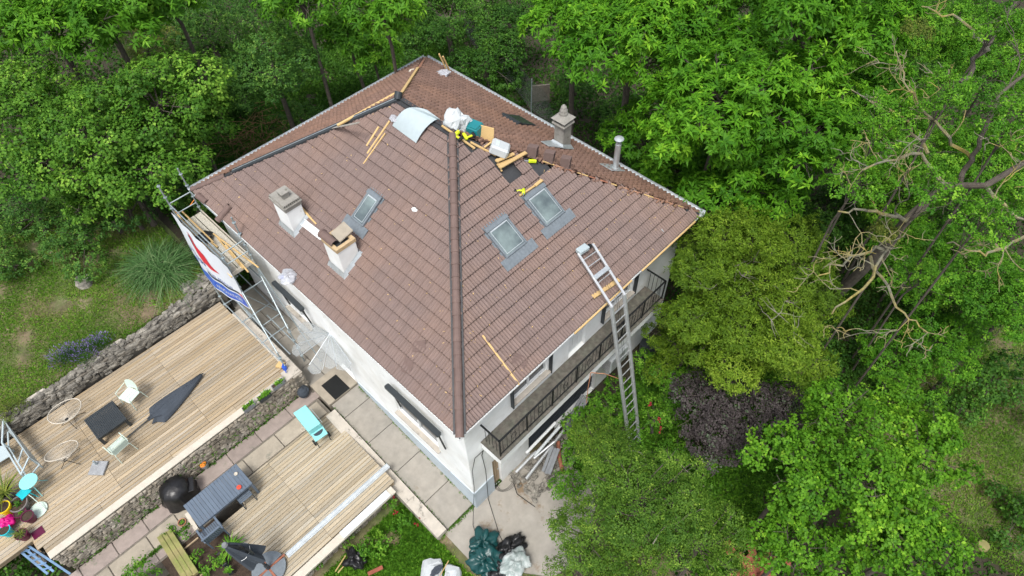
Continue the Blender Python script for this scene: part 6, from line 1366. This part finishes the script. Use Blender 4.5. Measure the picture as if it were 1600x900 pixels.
# ornamental grass, lavender
mb = MB(); c = at(262, 425, 2.5); g = np.random.default_rng(9)
for k in range(13): leaf_tuft(mb, c + V(g.normal(0, .3), g.normal(0, .3), 0), 85, 1.45, .011, k + 90, .95, 1.0, 1.1)
base2(mb, 'ornamental_grass', LM['pampas'], 'large arching ornamental grass tuft left of the banner', 'grass tuft')
T = thing('lavender', 'purple flowering lavender at the edge of the rough lawn above the terrace', 'lavender', at(125, 565, 2.5)); P = []; Q = []; g = np.random.default_rng(31)
for k in range(9): b_ = at(95 + 9 * k + g.uniform(-4, 4), 572 - 3.2 * k + g.uniform(-10, 10), 2.5); P.append(b_)
vs = []; v = []
for b_ in P:
    n = 260; d = g.normal(0, 1, (n, 3)); d[:, 2] = np.abs(d[:, 2]) + .8; d /= np.linalg.norm(d, axis=1, keepdims=True); p = b_ + d * g.uniform(.1, .4, n)[:, None]
    vs.append(leafquads(p, d, g.normal(0, 1, (n, 3)), g.uniform(.08, .16, n), np.full(n, .018))); v.append(g.uniform(0, .7, n))
vs = np.vstack(vs); fastmesh('foliage', vs, quads_of(vs), LM['holm'], T, v=np.concatenate(v)); vs = []; v = []
for b_ in P:
    n = 75; d = g.normal(0, 1, (n, 3)) * V(.9, .9, .4); d[:, 2] = np.abs(d[:, 2]) + 1; d /= np.linalg.norm(d, axis=1, keepdims=True); p = b_ + d * g.uniform(.40, .55, n)[:, None]
    vs.append(leafquads(p, d, g.normal(0, 1, (n, 3)), g.uniform(.05, .09, n), np.full(n, .03))); v.append(g.uniform(0, 1, n))
vs = np.vstack(vs); fastmesh('flowers', vs, quads_of(vs), M['lav'], T, v=np.concatenate(v))
# grass, weeds and ground cover as stuff
def cover(name, n, xr, yr, kind, L_, W_, lean, cond=None, seed=0, patch=(0, 1.), vshift=0):
    g = np.random.default_rng(seed); x = g.uniform(*xr, n); y = g.uniform(*yr, n)
    pn = .5 + .5 * np.sin(x * 1.7 + seed) * np.sin(y * 1.9 + .7 * x) * .6 + .4 * np.sin(x * 4.3 + y) * np.sin(y * 3.7 - x) * .5 + g.normal(0, .08, n)
    ok = pn > patch[0]; 
    if cond is not None: ok &= cond(x, y)
    x, y, pn = x[ok], y[ok], pn[ok]; n = len(x); z = ground(x, y); d = g.normal(0, lean, (n, 3)); d[:, 2] = 1; 
    vs = leafquads(np.stack([x, y, z - .01], 1), d, g.normal(0, 1, (n, 3)) + V(0, 0, .2), L_ * g.uniform(.5, 1.3, n), W_ * g.uniform(.7, 1.3, n))
    v = np.clip(g.normal(.45, .2, n) + .25 * np.sin(x * .9) * np.sin(y * 1.3) + vshift, 0, 1)
    return tag(fastmesh(name, vs, quads_of(vs), LM[kind], None, v=v), kind='stuff')
lawn = lambda x, y: (x < -.9) & (y > 12.74 + .10 * np.sin(x * 2.6))
cover('lawn_grass', 170000, (-14, -1), (12.65, 21.5), 'grass', .09, .016, .7, lawn, 1, (.26, 1), .15)
cover('lawn_weeds', 60000, (-14, -1), (12.65, 21.5), 'weed', .08, .05, 1.2, lawn, 2, (.48, 1), .2)
bed = lambda x, y: (x < -1.3) & (y < 2.3) & ~((x > -1.6) & (y < -.2) & (y > -1 - x)) 
cover('bed_weeds', 110000, (-6.5, -1.3), (-4.5, 2.3), 'weed', .11, .075, 1.0, lambda x, y: (y < 2.2), 3, (.28, 1), .15)
cover('bed_grass', 60000, (-7, 2.2), (-7, 2.3), 'grass', .09, .016, .7, lambda x, y: ((x < -1.1) | (y < -2.2 - .8 * x)) , 4, (.25, 1), .1)
cover('slope_grass', 130000, (10, 22), (-16, -2.5), 'grass', .15, .022, .9, None, 5, (.15, 1))
cover('slope_weeds', 40000, (10, 22), (-16, -2.5), 'weed', .09, .05, 1.2, None, 15, (.5, 1))
wood = lambda x, y: ~((x > -16) & (x < 10.6) & (y > -4) & (y < 13.4)) | ((x > 3.3) & (y < -.6) & (x < 12)) | ((x > 10.6) & (x < 16) & (y > -2))
cover('undergrowth', 420000, (-22, 46), (-20, 50), 'ivy', .17, .12, 1.1, lambda x, y: wood(x, y) & ~((x < 0) & (y > 12) & (y < 20)) & ~((x < 3) & (y < 2)) & ~((x > 10) & (x < 23) & (y < -2.5)), 6, (.18, 1))
cover('undergrowth_far', 200000, (-3, 18), (13.4, 26), 'ivy', .11, .08, 1.1, lambda x, y: x > -.5, 7, (.25, 1), .1)
cover('shrubbery', 60000, (3.5, 12), (-7, -.4), 'weed', .13, .09, 1.0, None, 8, (.2, 1))
g = np.random.default_rng(13); mb = MB()
for i in range(14): mb.rock((g.uniform(-10, -2.5), g.uniform(13.6, 18), 0), (.1, .08, .05), i)
vs = []; n = 260; x = g.uniform(-5.5, -1.3, n); 
def flowers(name, pts, label, cat, m='rose', r=.07):
    vs = []; 
    for p in pts:
        d = g.normal(0, 1, (9, 3)); d[:, 2] = np.abs(d[:, 2]) + .3; vs.append(leafquads(np.repeat([p], 9, 0), d, g.normal(0, 1, (9, 3)), np.full(9, r * .45), np.full(9, r * .45)))
    vs = np.vstack(vs); p = np.mean(pts, axis=0); return tag(fastmesh(name, vs, quads_of(vs), M[m], None, p, v=g.uniform(0, 1, len(vs) // 4)), label, cat)
for i, (px, py, l_) in enumerate(((612, 774, 'red rose bloom at the corner of the lower terrace'), (619, 800, 'red rose bloom in the middle of the weedy bed'), (653, 818, 'faded pink rose bloom beside the kerb wall'), (1031, 656, 'red flower in the bushes right of the ladder'), (1034, 670, 'second red flower in the bushes, lower right of the first'), (1014, 632, 'pale pink flower in the bushes beside the ladder'))):
    z = .5 if px < 700 else 1.9; flowers('rose_bloom', [at(px, py, z) + g.normal(0, .05, 3) for _ in range(5)], l_, 'flower', r=.10)
for i, (px, py, r, l_) in enumerate(((613, 790, 14, 'rose bush under the red bloom at the terrace corner'), (627, 812, 16, 'bright round bush in the weedy bed beside the kerb wall'), (560, 850, 22, 'low leafy bush in the middle of the weedy bed'), (600, 850, 20, 'low leafy bush right of the middle of the weedy bed'), (530, 845, 14, 'dark leafy bush against the lower terrace wall'))):
    bush('weed', l_, px, py, .28, r, .55, wood=False, nl=6, group='bushes in the weedy bed')
mb = MB(); c = at(131, 441, 2.6); mb.rock(c, (.55, .6, .35), 91, .9, .14); base2(mb, 'boulder', 'lstone', 'pale boulder lying alone in the rough lawn', 'boulder')
mb = MB(); c = at(1530, 852, .2); mb.lathe([(.22, 0), (.17, .25), (.16, .3), (.02, .31)], at(1530, 856, -.25), 11); base2(mb, 'tree_stump', 'green_wood', 'pale sawn tree stump at the right of the lower maples', 'stump')
# wire fence behind the house
T = thing('wire_fence', 'sagging wire mesh fence with vines behind the house', 'fence', at(810, 140, 1.2)); pts = [(722, 20), (745, 55), (775, 88), (800, 110), (830, 150), (852, 165), (866, 210)]; mb = MB(); B_ = [at(px, py + 22, 1.2) for px, py in pts]; Tp = [V(b[0], b[1], 2.7) + V(.1, .05, .1 * math.sin(i * 2)) for i, b in enumerate(B_)]
M['mesh'] = mat('wire_mesh', (.16, .19, .17), .6, .3, var=.3, alpha=.35); P = np.array([[b * (1 - t) + a * t + V(.08 * math.sin(t * 3), 0, 0) for t in np.linspace(0, 1, 5)] for a, b in zip(Tp, B_)]); mb.grid(P); mb.build('mesh', M['mesh'], T)
for a, b in list(zip(Tp, B_))[::2]: mb = MB(); mb.tube(b - V(0, 0, .3), a + V(0, 0, .1), .03, n=6); mb.build('post', M['galv'], T)
mb = MB(); mb.obox(at(845, 145, 1.6), V(.35, -.28, 0), V(.02, .03, 0), V(0, 0, .45)); base2(mb, 'fence_panel', 'mortar', 'leaning grey panel behind the wire fence', 'panel')
# brush pile, red tile heap
mb = MB(); g = np.random.default_rng(44); c = at(392, 215, 2.9)
for i in range(170): p = c + g.normal(0, 1, 3) * V(.9, .9, .15); d = g.normal(0, 1, 3) * V(1, 1, .3); mb.tube(p, p + nrm(d) * g.uniform(.4, 1.1), .012, .005, n=4)
base2(mb, 'brush_pile', mat('brush', (.16, .09, .05), .95, var=.3), 'heap of reddish cut branches beside the left roof corner', 'brush pile')
mb = MB(); c = at(1180, 902, .1)
for i in range(60): q = c + g.normal(0, 1, 3) * V(.4, .35, .08); u_, w_ = axes(g.uniform(0, 3)); mb.obox(q + V(0, 0, .25), u_ * .17, w_ * .11, V(g.normal(0, .03), 0, .014), g.uniform(0, 1))
base2(mb, 'tile_heap', 'rosso', 'heap of red broken tiles at the bottom border under the maples', 'tile heap')
print('LEAVES', LEAVES)

mb = MB(); g = np.random.default_rng(8)
for px, py, l_ in ((945, 690, 'pale bare twig in the smallest birch beside the pipe pile'), (1010, 720, 'pale bare twig at the top of the largest birch'), (985, 800, 'pale bare twig in the middle of the birches'), (1060, 800, 'pale bare twig at the right side of the largest birch'), (1020, 850, 'lowest pale bare twig of the birches'), (925, 800, 'pale bare twig at the yard side of the birches'), (1100, 760, 'pale bare twig between the birches and the maples')):
    p = [at(px, py, 4.4 if px > 960 else 3.2)]; d = V(g.normal(0, 1), g.normal(0, 1), .5)
    for i in range(6): d = nrm(d + g.normal(0, .25, 3)); p.append(p[-1] + d * .16)
    mb = MB(); mb.path(p, np.linspace(.014, .004, 7), 4); base2(mb, 'bare_twig', 'twig', l_, 'twig', 'pale bare twigs in the birches')

# moss and weeds in joints, leaves blown onto the boards
g = np.random.default_rng(99); P = []
for _ in range(900):
    k = g.integers(0, 4)
    if k == 0: P.append((6.5 * g.beta(.7, .7) - 9.8 + g.uniform(0, 2), 7.43 + g.normal(0, .02), .87 if g.random() < .5 else g.uniform(.9, 1.8)))
    elif k == 1: P.append((g.uniform(-9.8, -5.6), 6.18 + g.normal(0, .02), .87))
    elif k == 2: P.append((g.choice([-.9, .28]) + g.normal(0, .02), (yy := g.uniform(.5, 6.2)), .146 * yy))
    else: P.append((g.uniform(-1.2, 3.4), g.uniform(.35, .45), .0))
P = np.array(P); P = np.repeat(P, 6, 0) + g.normal(0, .03, (len(P) * 6, 3)) * V(1, 1, .3); n = len(P); d = g.normal(0, 1, (n, 3)); d[:, 2] = np.abs(d[:, 2]) + .2
vs = leafquads(P, d, g.normal(0, 1, (n, 3)), np.full(n, .06), np.full(n, .03)); tag(fastmesh('joint_weeds', vs, quads_of(vs), LM['weed'], None, v=g.uniform(0, .7, n)), kind='stuff')
n = 700; x = g.uniform(-10, -1.2, n); up_ = g.random(n) < .6; y = np.where(up_, g.uniform(7.7, 12.3, n), g.uniform(2.6, 6.1, n)); z = np.where(up_, 1.912, .928); ok = up_ | (x > -5.6); P = np.stack([x, y, z], 1)[ok]; n = len(P)
d = g.normal(0, 1, (n, 3)) * V(1, 1, .12); vs = leafquads(P, d, V(0, 0, 1) + g.normal(0, .15, (n, 3)), g.uniform(.02, .05, n), g.uniform(.01, .03, n)); tag(fastmesh('leaf_litter', vs, quads_of(vs), M['oldwood'], None, v=g.uniform(0, 1, n)), kind='stuff')
n = 500; P = []
for _ in range(n):
    if g.random() < .5: y_ = g.uniform(.5, 12.5); x_ = g.uniform(.1, min(y_, 13.2 - y_, 5)); P.append((x_, y_, ZE + KL * x_ + .085))
    else: x_ = g.uniform(.5, 10); y_ = g.uniform(.1, max(.2, min(x_, 10.5 - x_, 5))); P.append((x_, y_, ZE + KF * y_ + .085))
P = np.array(P); d = g.normal(0, 1, (n, 3)) * V(1, 1, .5); vs = leafquads(P, d, V(-.3, -.3, 1) + g.normal(0, .2, (n, 3)), g.uniform(.03, .09, n), g.uniform(.012, .03, n)); tag(fastmesh('roof_debris', vs, quads_of(vs), M['pine'], None, v=g.uniform(0, 1, n)), kind='stuff')
